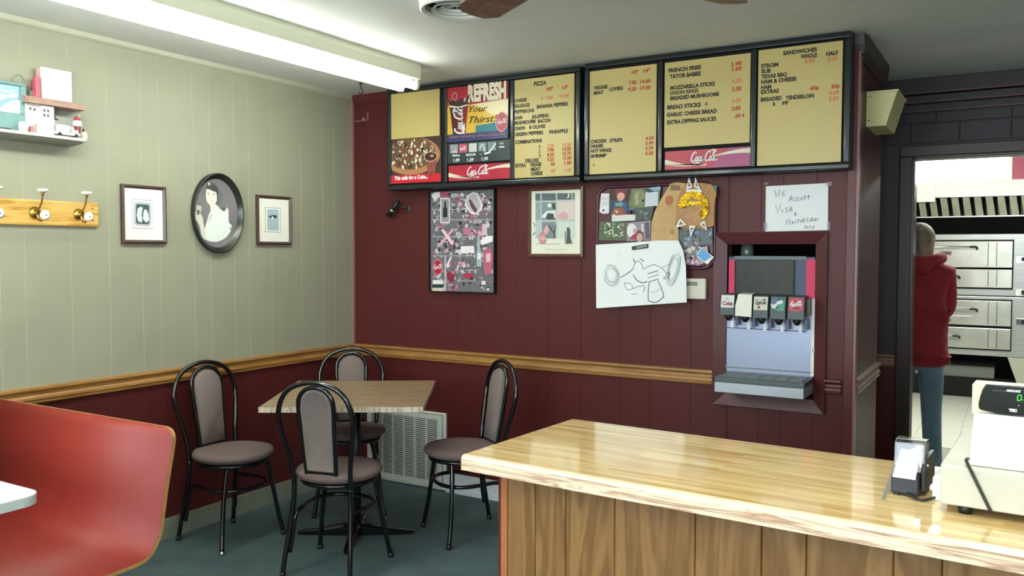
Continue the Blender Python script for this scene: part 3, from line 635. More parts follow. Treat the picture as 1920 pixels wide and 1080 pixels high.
c.k = 7; RQ(545, 108, 638, 352, '#d8d6da'); RQ(556, 122, 628, 340, '#8f9396'); Q([(585, 140), (600, 140), (603, 190), (614, 215), (614, 296), (572, 296), (572, 215), (583, 190)], '#26262a')
c.k = 7; Q([(800, 90), (860, 52), (905, 62), (955, 180), (940, 230), (880, 270), (840, 260), (780, 180)], '#e6e0e4'); Q([(812, 105), (860, 70), (895, 80), (938, 180), (925, 218), (875, 250), (842, 240), (795, 172)], '#b9b0b6'); Q([(822, 128), (838, 122), (865, 165), (905, 225), (885, 258), (840, 195)], '#5a3a40')
c.k = 7; u, v = c.uv(*cp(500, 395)); c.script(u, v, .075, .022, C('#c88a9c')); 
c.k = 9; Q([(540, 545), (560, 565), (680, 420), (660, 405)], '#d7a2b2'); Q([(680, 545), (655, 565), (555, 420), (575, 405)], '#e2c4cc')
c.k = 9; Q([(745, 575), (870, 570), (878, 640), (745, 645)], '#e9e5e8'); Q([(692, 612), (745, 600), (745, 645), (690, 640)], '#cfcad0'); 
for xx in (712, 832): c.k = 11; u, v = c.uv(*cp(xx, 645)); c.disc(u, v, .006, .006, M_ink)
c.k = 9; u, v = c.uv(*cp(522, 775)); c.disc(u, v, .036, .047, C('#d9a2ac')); c.disc(u, v, .032, .043, C('#b01f3a', .3)); c.script(u-.028, v-.008, .06, .022, M_paper)
c.k = 9; Q([(605, 800), (680, 850), (685, 900), (650, 925), (615, 880)], '#8e2440'); c.k = 9; Q([(600, 760), (640, 680), (652, 690), (620, 790)], '#e2dde0')
c.k = 9; Q([(905, 480), (925, 480), (930, 600), (945, 640), (945, 770), (898, 770), (895, 640), (902, 600)], '#9fb4b8'); c.k = 10; RQ(905, 640, 938, 700, '#dfe6e8')
c.k = 9; Q([(930, 520), (990, 475), (1055, 475), (1050, 530), (940, 565)], '#ece8ea')
c.k = 9; Q([(960, 620), (1040, 590), (1055, 700), (1040, 840), (975, 850), (960, 740)], '#b8607a'); c.k = 10; Q([(985, 650), (1030, 640), (1030, 720), (990, 730)], '#e0b8c4')
c.k = 9; RQ(770, 400, 845, 465, '#b87088'); RQ(950, 360, 998, 468, '#d9bcc6'); RQ(775, 835, 862, 878, '#b02a4c'); c.k = 10; c.text('COKE', cp(782, 870), cp(855, 870)[0], 5, M_paper)
c.k = 9; u, v = c.uv(*cp(725, 470)); c.disc(u, v, .017, .022, C('#a8b0b2')); c.k = 11; RQ(470, 975, 575, 1010, '#dcc8b8'); RQ(475, 900, 572, 940, '#dfe2dc'); RQ(475, 940, 572, 975, '#1c3a2e')
c.k = 11; c.text('Drink', cp(715, 745), cp(790, 745)[0], 5, C('#e6b8c4'), shear=.4); c.text('Coca-Cola', cp(725, 770), cp(830, 765)[0], 6, C('#e6b8c4'), shear=.4)
fin(c, p, t)
# framed print with window and winter trees
x0, x1, z0, z1 = 1.303, 1.643, 1.421, 1.806
t, p, c = framed(1, 0, x0, x1, z0, z1, .018, .022, mat('walnut_moulding', '#6a4a38', .3, coat=.2), mat('print_paper_gloss', '#e6e6d6', .2), 'framed_print', 'brown-framed pale print of a night window with tree and bottles', 'picture')
def cq(x, y): return (960+x/6.35, 330+y/6.353)
Q = lambda pts, col, r=.3: c.ppoly([cq(*q) for q in pts], C(col, r))
RQ = lambda x0, y0, x1, y1, col, r=.3: Q([(x0, y0), (x1, y0), (x1, y1), (x0, y1)], col, r)
RQ(280, 205, 748, 745, '#b9c4bf'); c.k = 2
RQ(280, 210, 338, 295, '#59686a'); c.k = 2; RQ(355, 208, 522, 292, '#5c6b6e'); c.k = 2; RQ(540, 205, 710, 282, '#56666a'); c.k = 2; RQ(725, 200, 748, 278, '#5c6b6e')
c.k = 2; RQ(282, 315, 340, 525, '#8fa0a0'); c.k = 2; RQ(355, 312, 522, 525, '#7f9094'); c.k = 2; RQ(540, 305, 745, 522, '#d9c9c4'); c.k = 2; RQ(282, 548, 345, 745, '#b5c3c2'); c.k = 2; RQ(358, 546, 522, 745, '#7f8c8e'); c.k = 2; RQ(542, 540, 745, 745, '#cdd6d0')
c.k = 4; u, v = c.uv(*cq(665, 232)); c.disc(u, v, .011, .014, C('#eef0e2')); c.k = 5; c.disc(u-.006, v+.002, .009, .012, C('#56666a'))
c.k = 4; Q([(360, 470), (420, 415), (520, 410), (522, 470), (520, 500), (360, 500)], '#dfe8e6'); Q([(420, 340), (460, 322), (480, 360), (440, 380)], '#e2ebe8'); Q([(470, 330), (515, 325), (522, 400), (490, 395)], '#3f4c4a'); Q([(430, 440), (500, 450), (505, 510), (460, 520), (400, 505)], '#3c4846')
c.k = 5; Q([(380, 640), (412, 580), (450, 640), (420, 700), (370, 700)], '#d8a8a8'); Q([(540, 470), (620, 420), (680, 470), (650, 515), (560, 515)], '#cfa9a6')
c.k = 6; c.pline([cq(505, 745), cq(500, 680), cq(470, 640), cq(440, 580)], .006, C('#4a4a42')); c.k = 6; c.pline([cq(500, 690), cq(510, 640), cq(530, 590)], .005, C('#4a4a42')); c.k = 6; c.pline([cq(470, 640), cq(480, 600)], .004, C('#4a4a42'))
c.k = 7; u, v = c.uv(*cq(365, 740)); c.disc(u, v, .026, .031, C('#a0656a')); c.disc(u, v, .023, .028, C('#cf8f93')); c.rect(u-.022, u+.024, v-.008, v+.006, C('#e8d2cc')); c.script(u-.02, v-.004, .04, .010, C('#b0505a'))
c.k = 7; Q([(630, 660), (645, 655), (652, 700), (655, 805), (630, 805)], '#8d9490'); Q([(655, 615), (685, 612), (695, 650), (698, 740), (718, 800), (650, 812), (658, 700)], '#4c5854')
c.k = 7; RQ(290, 805, 570, 812, '#a8a494'); c.text('season\u2019s greetings', cq(400, 880), cq(650, 875)[0], 2.2, C('#b5b09c'), bold=0)
c.k = 7; c.pline([cq(250, 560), cq(275, 580), cq(262, 610)], .003, M_ink); c.pline([cq(252, 705), cq(280, 670)], .004, M_ink)
fin(c, p, t)

# black bracket lamp/holder
t = thing('wall_bracket', 'small black swivel bracket on the maroon wall below the left menu board', 'bracket', (.33, 0, 1.73))
P0 = hit(735, 390, 1, -.04)
def wp(px, py, d): h = hit(px, py, 1, -d); return Vector((h.x-.33, -d, h.z-1.73))
q = MB(); q.tube([wp(728, 405, .05), wp(742, 385, .045), wp(748, 377, .04)], [.017, .016, .010], n=14); q.build('barrel', t, M_blackp)
q = MB(); q.tube([wp(735, 396, .048), wp(737, 393, .048)], .0185, n=14); q.build('collar', t, M_chrome)
q = MB(); q.tube([wp(745, 384, .04), wp(757, 389, .03), wp(766, 391, .012)], .007, n=8); q.tube([wp(766, 391, .014), wp(766, 391, .0)], .014, n=12); q.build('arm', t, M_blackp)
# painted-over corner bracket high up
t = thing('shelf_bracket', 'small maroon-painted steel bracket near the ceiling corner', 'bracket', (.06, 0, 2.19))
def wq(px, py, d=0): h = hit(px, py, 1, -d); return Vector((h.x-.06, -d, h.z-2.19))
q = MB(); a = wq(690, 212); b_ = wq(691, 226); q.box(a.x-.005, a.x+.005, -.004, 0, b_.z, a.z); e = wq(672, 229); q.box(e.x, b_.x, -.03, -.001, b_.z-.006, b_.z); q.build('plate', t, mat('bracket_paint', '#8f6a66', .4))
q = MB(); q.tube([(b_.x-.02, -.002, b_.z+.008), (b_.x-.02, -.028, b_.z+.008)], .009, n=10); q.build('knuckle', t, MATS['bracket_paint'])

# plum serving tray with photos pinned on it
tx0, tx1, tz0, tz1 = 1.722, 2.378, 1.362, 1.802
t = thing('serving_tray', 'plum plastic serving tray hung on the wall as a pin board', 'tray', (tx0, 0, tz0))
def rr_poly(x0, x1, z0, z1, r, n=7):
    out = []
    for cx_, cz_, a0 in ((x1-r, z1-r, 0), (x0+r, z1-r, pi/2), (x0+r, z0+r, pi), (x1-r, z0+r, 1.5*pi)):
        for i in range(n): a = a0+pi/2*i/(n-1); out.append((cx_+r*math.cos(a), cz_+r*math.sin(a)))
    return out
M_plum = mat('plum_plastic', '#4d2030', .3)
q = MB(); rings = []
for ins, d in ((0, .012), (0, .020), (.006, .024), (.012, .022), (.022, .006)):
    rings.append([(x-tx0, -d, z-tz0) for x, z in rr_poly(tx0+ins, tx1-ins, tz0+ins, tz1-ins, .07-ins*.5)])
n = len(rings[0]); vs = [v for r_ in rings for v in r_]
q.add(vs, [(i*n+j, i*n+(j+1) % n, (i+1)*n+(j+1) % n, (i+1)*n+j) for i in range(len(rings)-1) for j in range(n)], None, True)
q.add(rings[-1], [tuple(range(n))]); q.add(rings[0], [tuple(range(n))[::-1]]); q.build('tray_body', t, M_plum, fix=True)

def card(px_poly, d, m, name, label, cat, art=None, group=None, thick=.0012):
    """flat sheet: outline given on the photograph, on the plane y=-d"""
    pts = [hit(a, b, 1, -d) for a, b in px_poly]; o3 = pts[0].copy(); o3.y = -d
    q = MB(); q.prism([(p_.x, -d, p_.z) for p_ in pts], (0, thick, 0)); o = q.build(name, None, m); o.data.transform(Matrix.Translation(-o3)); o.location = o3
    tag(o, label, cat, group)
    if art:
        c = Canvas(1, -d, base=.0005); art(c); a = c.build('print'); a.parent = o; a.data.transform(Matrix.Translation(-o3))
    return o
def ct(x, y): return (1120+x/9, 340+y/9)
def blobs(cv, region, cols, n, seed, smin=6, smax=22, cf=ct):
    r = random.Random(seed)
    for i in range(n):
        x = region[0]+r.random()*(region[2]-region[0]); y = region[1]+r.random()*(region[3]-region[1]); s = smin+r.random()*(smax-smin)
        s = min(s, x-region[0]+6, region[2]-x+6, y-region[1]+6, region[3]-y+6); s = max(s, 4); k = 3+int(r.random()*4); cv.k = i % 5
        cv.ppoly([cf(x+s*math.cos(a*2*pi/(k+3))*(.6+.5*r.random()), y+s*math.sin(a*2*pi/(k+3))*(.6+.5*r.random())) for a in range(k+3)], C(r.choice(cols), .3))
def a1(c):
    for y in (255, 285, 300, 335, 350, 375, 405): c.k = 0; c.ppoly([ct(68, y+5), ct(230, y-5), ct(230, y), ct(68, y+10)], C('#9c9aa0' if y != 375 else '#5a2430'))
    c.k = 2; u, v = c.uv(*ct(105, 490)); c.disc(u, v, .006, .006, M_ink)
card([ct(65, 205), ct(240, 205), ct(220, 400), ct(190, 540), ct(95, 548), ct(35, 515)], .026, mat('ticket', '#e2dfe2', .5), 'ticket_stub', 'white striped ticket with a punched hole, top left of the tray', 'ticket', a1)
def a2(c):
    P = lambda pts, col: c.ppoly([ct(*q) for q in pts], C(col, .4))
    P([(215, 320), (330, 300), (340, 420), (260, 510), (195, 540), (200, 430)], '#1e3454'); P([(440, 310), (505, 360), (510, 520), (480, 540), (430, 420)], '#22507c')
    P([(300, 130), (490, 125), (495, 250), (450, 300), (330, 300), (300, 230)], '#6e1a22'); u, v = c.uv(*ct(398, 255)); c.disc(u, v, .022, .021, C('#e0a090')); c.ppoly([ct(360, 270), ct(395, 290), ct(420, 285), ct(395, 280)], C('#8a3a34'))
    P([(300, 360), (440, 355), (435, 425), (300, 425)], '#5f99a0'); P([(300, 440), (440, 440), (490, 560), (330, 575), (240, 545)], '#8e4a38'); P([(290, 480), (330, 500), (370, 500), (330, 540)], '#e8cfa2'); P([(330, 320), (440, 310), (400, 350)], '#a09a80')
card([ct(205, 150), ct(560, 130), ct(560, 630), ct(245, 665), ct(245, 540), ct(195, 540)], .027, C('#3a1a1c', .5), 'doll_photo', 'snapshot of a red-haired doll in a blue jacket', 'photo', a2)
card([ct(245, 560), ct(640, 560), ct(640, 660), ct(245, 680)], .0275, C('#d8dad2', .5), 'paper_slip', 'white paper slip under the doll snapshot', 'paper')
def a3(c):
    c.ppoly([ct(590, 150), ct(820, 135), ct(810, 340), ct(740, 440), ct(600, 400)], C('#7a8058', .4)); c.ppoly([ct(820, 180), ct(1030, 175), ct(1020, 410), ct(800, 430)], C('#c6ccd4', .4)); c.ppoly([ct(860, 110), ct(1065, 85), ct(1065, 150), ct(950, 160)], C('#7fb0c4', .4))
    c.ppoly([ct(750, 140), ct(860, 120), ct(960, 180), ct(860, 190)], C('#1e2c3a', .4)); c.ppoly([ct(640, 200), ct(700, 180), ct(690, 400), ct(650, 390)], C('#a3a878', .4)); blobs(c, (600, 170, 800, 400), ['#8d9468', '#5c6a44', '#b5b68c', '#4a5438'], 16, 4)
card([ct(575, 130), ct(860, 108), ct(1070, 82), ct(1040, 415), ct(830, 440), ct(590, 460), ct(520, 400)], .029, C('#56703a', .3), 'landscape_photo', 'green and white snapshot of a waterfall, top middle of the tray', 'photo', a3)
card([ct(540, 385), ct(640, 430), ct(638, 490), ct(525, 490)], .0285, C('#2a5a94', .3), 'blue_photo', 'small bright blue snapshot corner beside the doll', 'photo')
def a4(c): blobs(c, (650, 480, 890, 640), ['#5c6668', '#8a9294', '#2c3436', '#a8a4a2', '#3c484c'], 18, 8)
card([ct(640, 460), ct(960, 420), ct(900, 660), ct(640, 660)], .028, C('#3c4648', .3), 'group_photo', 'dark grey snapshot in the middle of the tray', 'photo', a4)
def a5(c): blobs(c, (60, 700, 470, 960), ['#7fc48a', '#d8e2d0', '#2c4030', '#4c6a4c', '#b8a26a', '#1c241e', '#9fb89a', '#e8f0e8', '#c4a05c'], 60, 12, 8, 30)
card([ct(40, 680), ct(485, 685), ct(490, 1000), ct(20, 995)], .030, C('#56634e', .3), 'party_photo', 'busy green snapshot of small figurines at the left edge', 'photo', a5)
def a6(c):
    u, v = c.uv(*ct(580, 830)); c.disc(u, v, .028, .036, C('#dfe2e2')); c.ppoly([ct(600, 900), ct(660, 880), ct(665, 985), ct(540, 975)], C('#a02438', .4)); u, v = c.uv(*ct(635, 840)); c.k = 3; c.disc(u, v, .011, .014, C('#d09aa8'))
    c.k = 3; u, v = c.uv(*ct(715, 930)); c.disc(u, v, .022, .032, C('#5a3a34')); c.disc(u, v-.006, .017, .023, C('#c89a8c')); c.ppoly([ct(800, 700), ct(870, 690), ct(880, 960), ct(820, 980)], C('#5c4468', .4)); c.ppoly([ct(740, 720), ct(790, 720), ct(790, 850), ct(750, 860)], C('#c8c4cc', .4))
card([ct(495, 700), ct(690, 680), ct(905, 660), ct(890, 1000), ct(495, 1010)], .0305, C('#8f8a92', .3), 'costume_photo', 'snapshot of a white-faced figure in red beside a child', 'photo', a6)
def cl(x, y): return (1220+x/6, 330+y/6)
def a7(c):
    c.ppoly([cl(230, 100), cl(330, 110), cl(340, 160), cl(220, 165)], C('#8a6a44', .7)); u, v = c.uv(*cl(210, 275)); c.disc(u, v, .022, .026, C('#b87048', .7)); c.ppoly([cl(222, 600), cl(268, 600), cl(268, 655), cl(222, 655)], C('#a89060', .7))
card([cl(225, 85), cl(290, 70), cl(395, 80), cl(330, 190), cl(290, 330), cl(275, 560), cl(310, 570), cl(315, 740), cl(0, 740), cl(10, 520), cl(40, 410), cl(110, 270)], .036, mat('tan_card', '#c6a674', .8, vary=.08, vscale=20), 'tan_card_cutout', 'tan cardboard cutout curving down the middle of the tray', 'cardboard', a7)
def a8(c): blobs(c, (320, 600, 690, 760), ['#2c3a2c', '#8aa0b4', '#c8ccd4', '#1e2820', '#5a7cae', '#3c4a3a'], 26, 5, 8, 34, cl)
card([cl(315, 600), cl(695, 580), cl(695, 770), cl(560, 780), cl(400, 760), cl(315, 760)], .030, C('#4a5a66', .3), 'lake_photo', 'snapshot with blue sky and dark trees, right side of the tray', 'photo', a8)
def a9(c): blobs(c, (380, 740, 560, 990), ['#c8c8cc', '#4a4e52', '#e2e2e2', '#7a8a7c', '#9a8a96', '#23282a', '#d8a8b0'], 40, 9, 6, 30, cl)
card([cl(330, 750), cl(540, 690), cl(560, 900), cl(520, 1000), cl(410, 1000)], .0315, C('#6a6e70', .3), 'people_photo', 'grey snapshot of people below the lake snapshot', 'photo', a9)
card([cl(560, 800), cl(640, 790), cl(650, 900), cl(600, 980), cl(520, 1010), cl(500, 930)], .0295, C('#b49aa2', .4), 'pink_photo', 'pale mauve snapshot at the lower right of the tray', 'photo')
card([cl(575, 805), cl(710, 912), cl(640, 998), cl(500, 900)], .033, C('#e2e2dc', .4), 'blue_card', 'white card with a blue square, tilted, lower right of the tray', 'card', lambda c: c.ppoly([cl(580, 815), cl(685, 905), cl(600, 965), cl(520, 890)], C('#4a9cd0', .3)))
card([cl(690, 100), cl(745, 110), cl(742, 230), cl(715, 180)], .0345, C('#4c6478', .4), 'blue_grey_photo', 'blue grey snapshot edge behind the brown paper, top right', 'photo')
# brown paper craft with foil face and white legs
t = thing('paper_craft', 'brown paper craft with a gold foil face and white spiky legs', 'craft', (2.18, -.04, 1.62)); L = Vector((2.18, -.04, 1.62))
def lp(px, py, d): return hit(px, py, 1, -d) - L
q = MB(); bp_ = [cl(395, 85), cl(560, 75), cl(680, 90), cl(740, 190), cl(715, 330), cl(712, 560), cl(600, 590), cl(400, 600), cl(280, 560), cl(280, 480), cl(290, 330), cl(325, 190)]
q.prism([lp(*a, .040) for a in bp_], (0, .002, 0)); q.build('backing', t, mat('brown_paper', '#b58a5a', .8, vary=.15, vscale=25, bump=.3, bscale=30))
def oval(cx_, cy_, rx, ry, a0, a1, n=18): return [cl(cx_+rx*math.cos(a0+(a1-a0)*i/n), cy_+ry*math.sin(a0+(a1-a0)*i/n)) for i in range(n+1)]
q = MB(); q.prism([lp(*a, .044) for a in oval(480, 360, 165, 195, 0, 2*pi, 26)[:-1]], (0, .003, 0)); q.build('face', t, mat('tan_face', '#b88d62', .7, vary=.2, vscale=14, bump=.3, bscale=30))
q = MB(); r = random.Random(2)
outer = oval(480, 350, 172, 190, -pi*1.02, pi*.28, 30); 
for i in range(30):
    a = -pi*1.02+(pi*1.30)*i/30; w0 = 62+26*r.random(); 
    pa = [cl(480+172*math.cos(a), 350+180*math.sin(a)), cl(480+172*math.cos(a+.16), 350+180*math.sin(a+.16)), cl(480+(172-w0)*math.cos(a+.16), 350+(180-w0)*math.sin(a+.16)), cl(480+(172-w0)*math.cos(a), 350+(180-w0)*math.sin(a))]
    q.prism([lp(*b_, .046+.007*r.random()) for b_ in pa], (0, .002, 0))
for i in range(12):
    xa = 350+i*19; pa = [cl(xa, 285+8*r.random()), cl(xa+21, 285+8*r.random()), cl(xa+21, 330-6*r.random()), cl(xa, 330)]; q.prism([lp(*b_, .047+.005*r.random()) for b_ in pa], (0, .002, 0))
q.build('gold_foil', t, mat('gold_foil', '#e0b42c', .22, .85, vary=.3, vscale=40, bump=.8, bscale=70))
def leg(base, tip, wd, nm='paper_leg'):
    q = MB(); b0, b1 = base; q1 = [cl(*b0), cl(*b1), cl(*tip)]; ctr = ((b0[0]+b1[0]+tip[0])/3, (b0[1]+b1[1]+tip[1])/3)
    outer = [lp(*a, .05) for a in q1]; inner = [o_*.48+(lp(*cl(*ctr), .05))*.52 for o_ in outer]
    q.add(outer+inner, [(0, 1, 4, 3), (1, 2, 5, 4), (2, 0, 3, 5)]); vs = [v+Vector((0, .002, 0)) for v in outer+inner]; q.add(vs, [(0, 1, 4, 3), (1, 2, 5, 4), (2, 0, 3, 5)]); q.build(nm, t, M_paper, fix=False)
leg(((330, 478), (405, 548)), (280, 578), 0); leg(((432, 560), (502, 560)), (448, 690), 0); leg(((548, 540), (605, 500)), (636, 620), 0)
leg(((398, 150), (465, 130)), (430, 12), 0, 'paper_ear'); leg(((490, 120), (560, 160)), (500, 12), 0, 'paper_ear')
q = MB(); q.prism([lp(*cl(*a), .048) for a in ((400, 150), (570, 155), (580, 180), (540, 195), (400, 180))], (0, .002, 0)); q.build('paper_band', t, M_paper)

# big pencil drawing held by a magnet clip
def wscr(c):
    g = C('#8a9094', .7); k = C('#3a3e42', .7); cd = lambda x, y: (1100+x/4, 330+y/4); r = random.Random(5)
    # two whirling ovals of loose pencil strokes
    for (cx_, cy_, rx, ry, rot, n) in ((185, 745, 58, 78, -.25, 6), (655, 690, 42, 135, .22, 6)):
        for i in range(n):
            s_ = 1-.09*i+.04*r.random(); a0 = r.random()*6; a1 = a0+3.2+r.random()*2; pts = []
            for j in range(14):
                a = a0+(a1-a0)*j/13; x = rx*s_*math.cos(a); y = ry*s_*math.sin(a); pts.append(cd(cx_+x*math.cos(rot)-y*math.sin(rot), cy_+x*math.sin(rot)+y*math.cos(rot)))
            c.pline(pts, .0016, k if i % 3 == 0 else g)
    # plain joined blocks and curves between them (no figure)
    for pts, mm, wd in (([(255, 760), (300, 735), (345, 700)], k, .0028), ([(345, 700), (372, 640), (410, 655), (425, 700)], k, .002), ([(350, 740), (375, 780), (420, 800), (455, 790)], k, .003), ([(425, 700), (500, 665), (560, 690), (600, 730)], k, .002),
                        ([(455, 735), (535, 710)], k, .0025), ([(460, 765), (540, 740)], k, .002), ([(465, 795), (540, 772)], k, .0025), ([(470, 795), (462, 870), (462, 935)], k, .0025), ([(535, 785), (565, 850), (580, 905)], k, .0025), ([(462, 935), (520, 948), (580, 905)], k, .003),
                        ([(480, 870), (520, 865), (560, 845)], g, .0015), ([(285, 800), (330, 810), (345, 845), (300, 850), (285, 800)], k, .0018), ([(345, 845), (400, 825), (435, 830), (425, 870)], k, .0018), ([(560, 690), (620, 660)], g, .002), ([(350, 620), (360, 650)], k, .003), ([(398, 618), (430, 640)], k, .003), ([(335, 885), (380, 885)], g, .002), ([(575, 770), (615, 720), (620, 750), (580, 775)], k, .002), ([(230, 570), (240, 600), (258, 575)], C('#c8cccc', .7), .0015)):
        c.k = 1; c.pline([cd(*q_) for q_ in pts], wd*1.3, mm)
card([(1117, 459), (1180, 455), (1230, 451), (1272, 451), (1281, 470), (1286, 500), (1287.5, 567), (1200, 572.5), (1118, 578)], .062, mat('drawing_paper', '#eef1f1', .75, vary=.02, vscale=4), 'pencil_drawing', 'large white sheet with a loose pencil sketch, clipped over the tray', 'drawing', wscr)
cd = lambda x, y: (1100+x/4, 330+y/4)
q = MB(); L = hit(1184, 466, 1, -.066); pts = [hit(*cd(*a), 1, -.066)-L for a in ((338, 528), (460, 508), (462, 540), (340, 556))]; q.prism(pts, (0, .003, 0)); o = q.build('photo_magnet', None, C('#23262a', .3)); o.location = L
tag(o, 'dark photo-strip magnet holding the top of the pencil drawing', 'magnet')
q = MB(); q.prism([hit(*cd(*a), 1, -.0665)-L for a in ((375, 530), (450, 516), (450, 530), (375, 545))], (0, .0008, 0)); q.build('photo_strip', o, C('#8a9096', .4))
# thermostat
q = MB(); q.box(2.19, 2.331, -.028, -.001, 1.214, 1.318); o = q.build('thermostat', None, mat('ivory_plastic', '#d8d2c4', .45), bevel=.005); tag(o, 'beige wall thermostat half hidden behind the pencil drawing', 'thermostat')
cz = Canvas(1, -.028, base=.0006); a, b_ = hit(1288, 528, 1, -.028), hit(1308, 536, 1, -.028); cz.rect(a.x, b_.x, b_.z, a.z, C('#7a8274', .2)); x_ = cz.build('lcd_display', o)
# handwritten card sign
SF = {'W': [[(0, 1), (.25, 0), (.5, .7), (.75, 0), (1, 1)]], 'E': [[(1, 1), (.1, .95), (0, 0), (1, .05)], [(.05, .5), (.8, .55)]], 'A': [[(0, 0), (.5, 1), (.75, .95), (.9, 0)], [(.2, .4), (.85, .45)]], 'c': [[(.9, .6), (.3, .6), (.1, .2), (.5, 0), (.9, .1)]], 'e': [[(.1, .35), (.8, .4), (.6, .65), (.2, .5), (.2, .1), (.9, .05)]],
      'P': [[(.1, 0), (.15, 1), (.9, .9), (.8, .5), (.15, .45)]], 't': [[(.5, 1), (.45, 0)], [(.1, .7), (.95, .75)]], 'V': [[(0, 1), (.35, 0), (1, 1.1)]], 'i': [[(.4, .7), (.5, 0)]], 'S': [[(.9, .9), (.3, .9), (.2, .55), (.8, .4), (.7, .05), (.1, .05)]], '&': [[(.9, .1), (.3, .9), (.6, 1), (.7, .7), (.1, .2), (.4, -.1), (1, .4)]],
      'M': [[(0, 0), (.2, 1), (.5, .3), (.8, 1), (1, 0)]], 'a': [[(.8, .6), (.3, .6), (.1, .2), (.5, 0), (.8, .5), (.9, 0)]], 's': [[(.8, .6), (.3, .55), (.7, .25), (.2, 0)]], 'R': [[(.1, 0), (.15, 1), (.8, .9), (.7, .5), (.15, .45), (.9, 0)]], 'C': [[(.9, .9), (.4, 1), (.1, .5), (.4, 0), (.95, .1)]], 'r': [[(.1, .6), (.2, 0)], [(.15, .4), (.7, .6)]], 'd': [[(.8, .4), (.3, .5), (.1, .15), (.5, 0), (.85, 1), (.9, 0)]],
      'O': [[(.5, 1), (.1, .5), (.5, 0), (.9, .5), (.5, 1)]], 'n': [[(.1, 0), (.15, .6)], [(.15, .4), (.6, .6), (.8, 0)]], 'l': [[(.3, 1), (.35, 0)]], 'y': [[(.1, .6), (.4, .1)], [(.9, .65), (.2, -.5)]], 'p': [[(.1, -.4), (.2, .6), (.8, .5), (.6, .05), (.15, .1)]]}
def hand(c, s, x, y, cw, h, cf, slope=0, m=None):
    for i, chh in enumerate(s):
        for st in SF.get(chh, []):
            c.k = 1; c.pline([cf(x+i*cw+a*cw*.78, y-b*h+slope*(i*cw+a*cw)) for a, b in st], .0022, m or C('#2a2e36', .6), smooth=False)
cs = lambda x, y: (1320+x/4.5, 320+y/4.5)
def asign(c):
    hand(c, 'W', 598, 225, 55, 62, cs, -.1); hand(c, 'E', 660, 215, 35, 42, cs, -.1); hand(c, 'Ac', 718, 262, 38, 48, cs, -.1); hand(c, 'cePt', 785, 254, 29, 38, cs, -.1)
    hand(c, 'V', 605, 360, 55, 68, cs); hand(c, 'iSA', 650, 355, 34, 42, cs, -.1); hand(c, '&', 760, 380, 26, 30, cs)
    hand(c, 'M', 695, 460, 44, 48, cs, -.1); hand(c, 'asteR', 742, 450, 23, 34, cs, -.15); hand(c, 'CaRds', 866, 432, 21, 32, cs, -.1); hand(c, 'Only', 848, 492, 22, 28, cs, -.1)
o = card([cs(522, 132), cs(1048, 104), cs(1046, 502), cs(518, 514)], .006, mat('card_white', '#e9edf0', .6), 'paper_sign', 'handwritten white card sign about accepted cards, taped above the dispenser', 'sign', asign)
L = o.location.copy()
for (a, b_) in (((510, 118), (545, 100)), ((1035, 96), (1078, 128)), ((505, 440), (530, 505)), ((1040, 430), (1062, 500))):
    A, B = hit(*cs(*a), 1, -.0075), hit(*cs(*b_), 1, -.0075); q = MB(); q.box(A.x-L.x, B.x-L.x, -.0015, -.0005, min(A.z, B.z)-L.z, max(A.z, B.z)-L.z); q.build('tape', o, mat('clear_tape', '#a8989a', .25, alpha=.35))

# ================================================================== SODA DISPENSER IN ITS NICHE
# mitred maroon surround (part of the setting)
M_sur = mat('surround_maroon', '#522224', .36, spec=.35)
ox0, ox1, oz0, oz1 = 2.366, 2.905, .690, 1.548
cor = [(ox0, oz0), (ox1, oz0), (ox1, oz1), (ox0, oz1)]; inn = [(NX0, NZ0), (NX1, NZ0), (NX1, NZ1), (NX0, NZ1)]
for i in range(4):
    j = (i+1) % 4; q = MB(); a, b_, c_, d_ = cor[i], cor[j], inn[j], inn[i]
    q.add([(a[0], 0, a[1]), (b_[0], 0, b_[1]), (c_[0], .012, c_[1]), (d_[0], .012, d_[1]), (a[0], -.022, a[1]), (b_[0], -.022, b_[1]), (c_[0], -.006, c_[1]), (d_[0], -.006, d_[1])],
          [(0, 1, 2, 3), (4, 5, 6, 7), (0, 4, 5, 1), (1, 5, 6, 2), (2, 6, 7, 3), (3, 7, 4, 0)]); struct(q.build('trim_%d' % (20+i), m=M_sur, bevel=.002))
t = thing('soda_dispenser', 'built-in five-flavour soda dispenser with grey drip tray', 'soda dispenser', (2.433, 0, .755)); L = Vector((2.433, 0, .755))
def sp(px, py, d): return hit(px, py, 1, -d) - L
def sbox(nm, a, b_, d0, d1, m, bev=.002, par=None):
    """box whose front face (at y=-d1) spans the two photo pixels a..b"""
    A, B = sp(*a, d1), sp(*b_, d1); q = MB(); q.box(A.x, B.x, -d1, -d0, B.z, A.z); return q.build(nm, par or t, m, bevel=bev)
q = MB(); q.box(.002, .415, .015, .45, .03, .67); q.build('cabinet', t, mat('dispenser_shell', '#5c666e', .5))
A = sp(1366, 481, .0); B = sp(1528, 560, .0)
fpx = [(1367, 'L'), (1528, 'R')]
q = MB(); q.box(.003, .414, .004, .03, .38, A.z); q.build('header_panel', t, mat('slate_blue_panel', '#43506a', .5), bevel=.002)
sbox('pink_stripe', (1367, 487), (1377, 556), -.002, .001, mat('pink_stripe', '#d2285a', .5), 0)
sbox('pink_stripe', (1512, 486), (1528, 560), -.002, .001, MATS['pink_stripe'], 0)
sbox('marquee_window', (1379, 487), (1489, 553), -.002, .0015, mat('dark_smoked_glass', '#25271b', .35, vary=.3, vscale=14, spec=.3), .001)
for xx in (1379, 1489):
    A = sp(xx, 488, .003); q = MB()
    for k in range(17): q.box(A.x-.003, A.x+.003, -.0035, -.001, A.z-.008-k*.0098, A.z-.003-k*.0098)
    o = q.build('vent_teeth', t, M_void); o['kind'] = 'stuff'
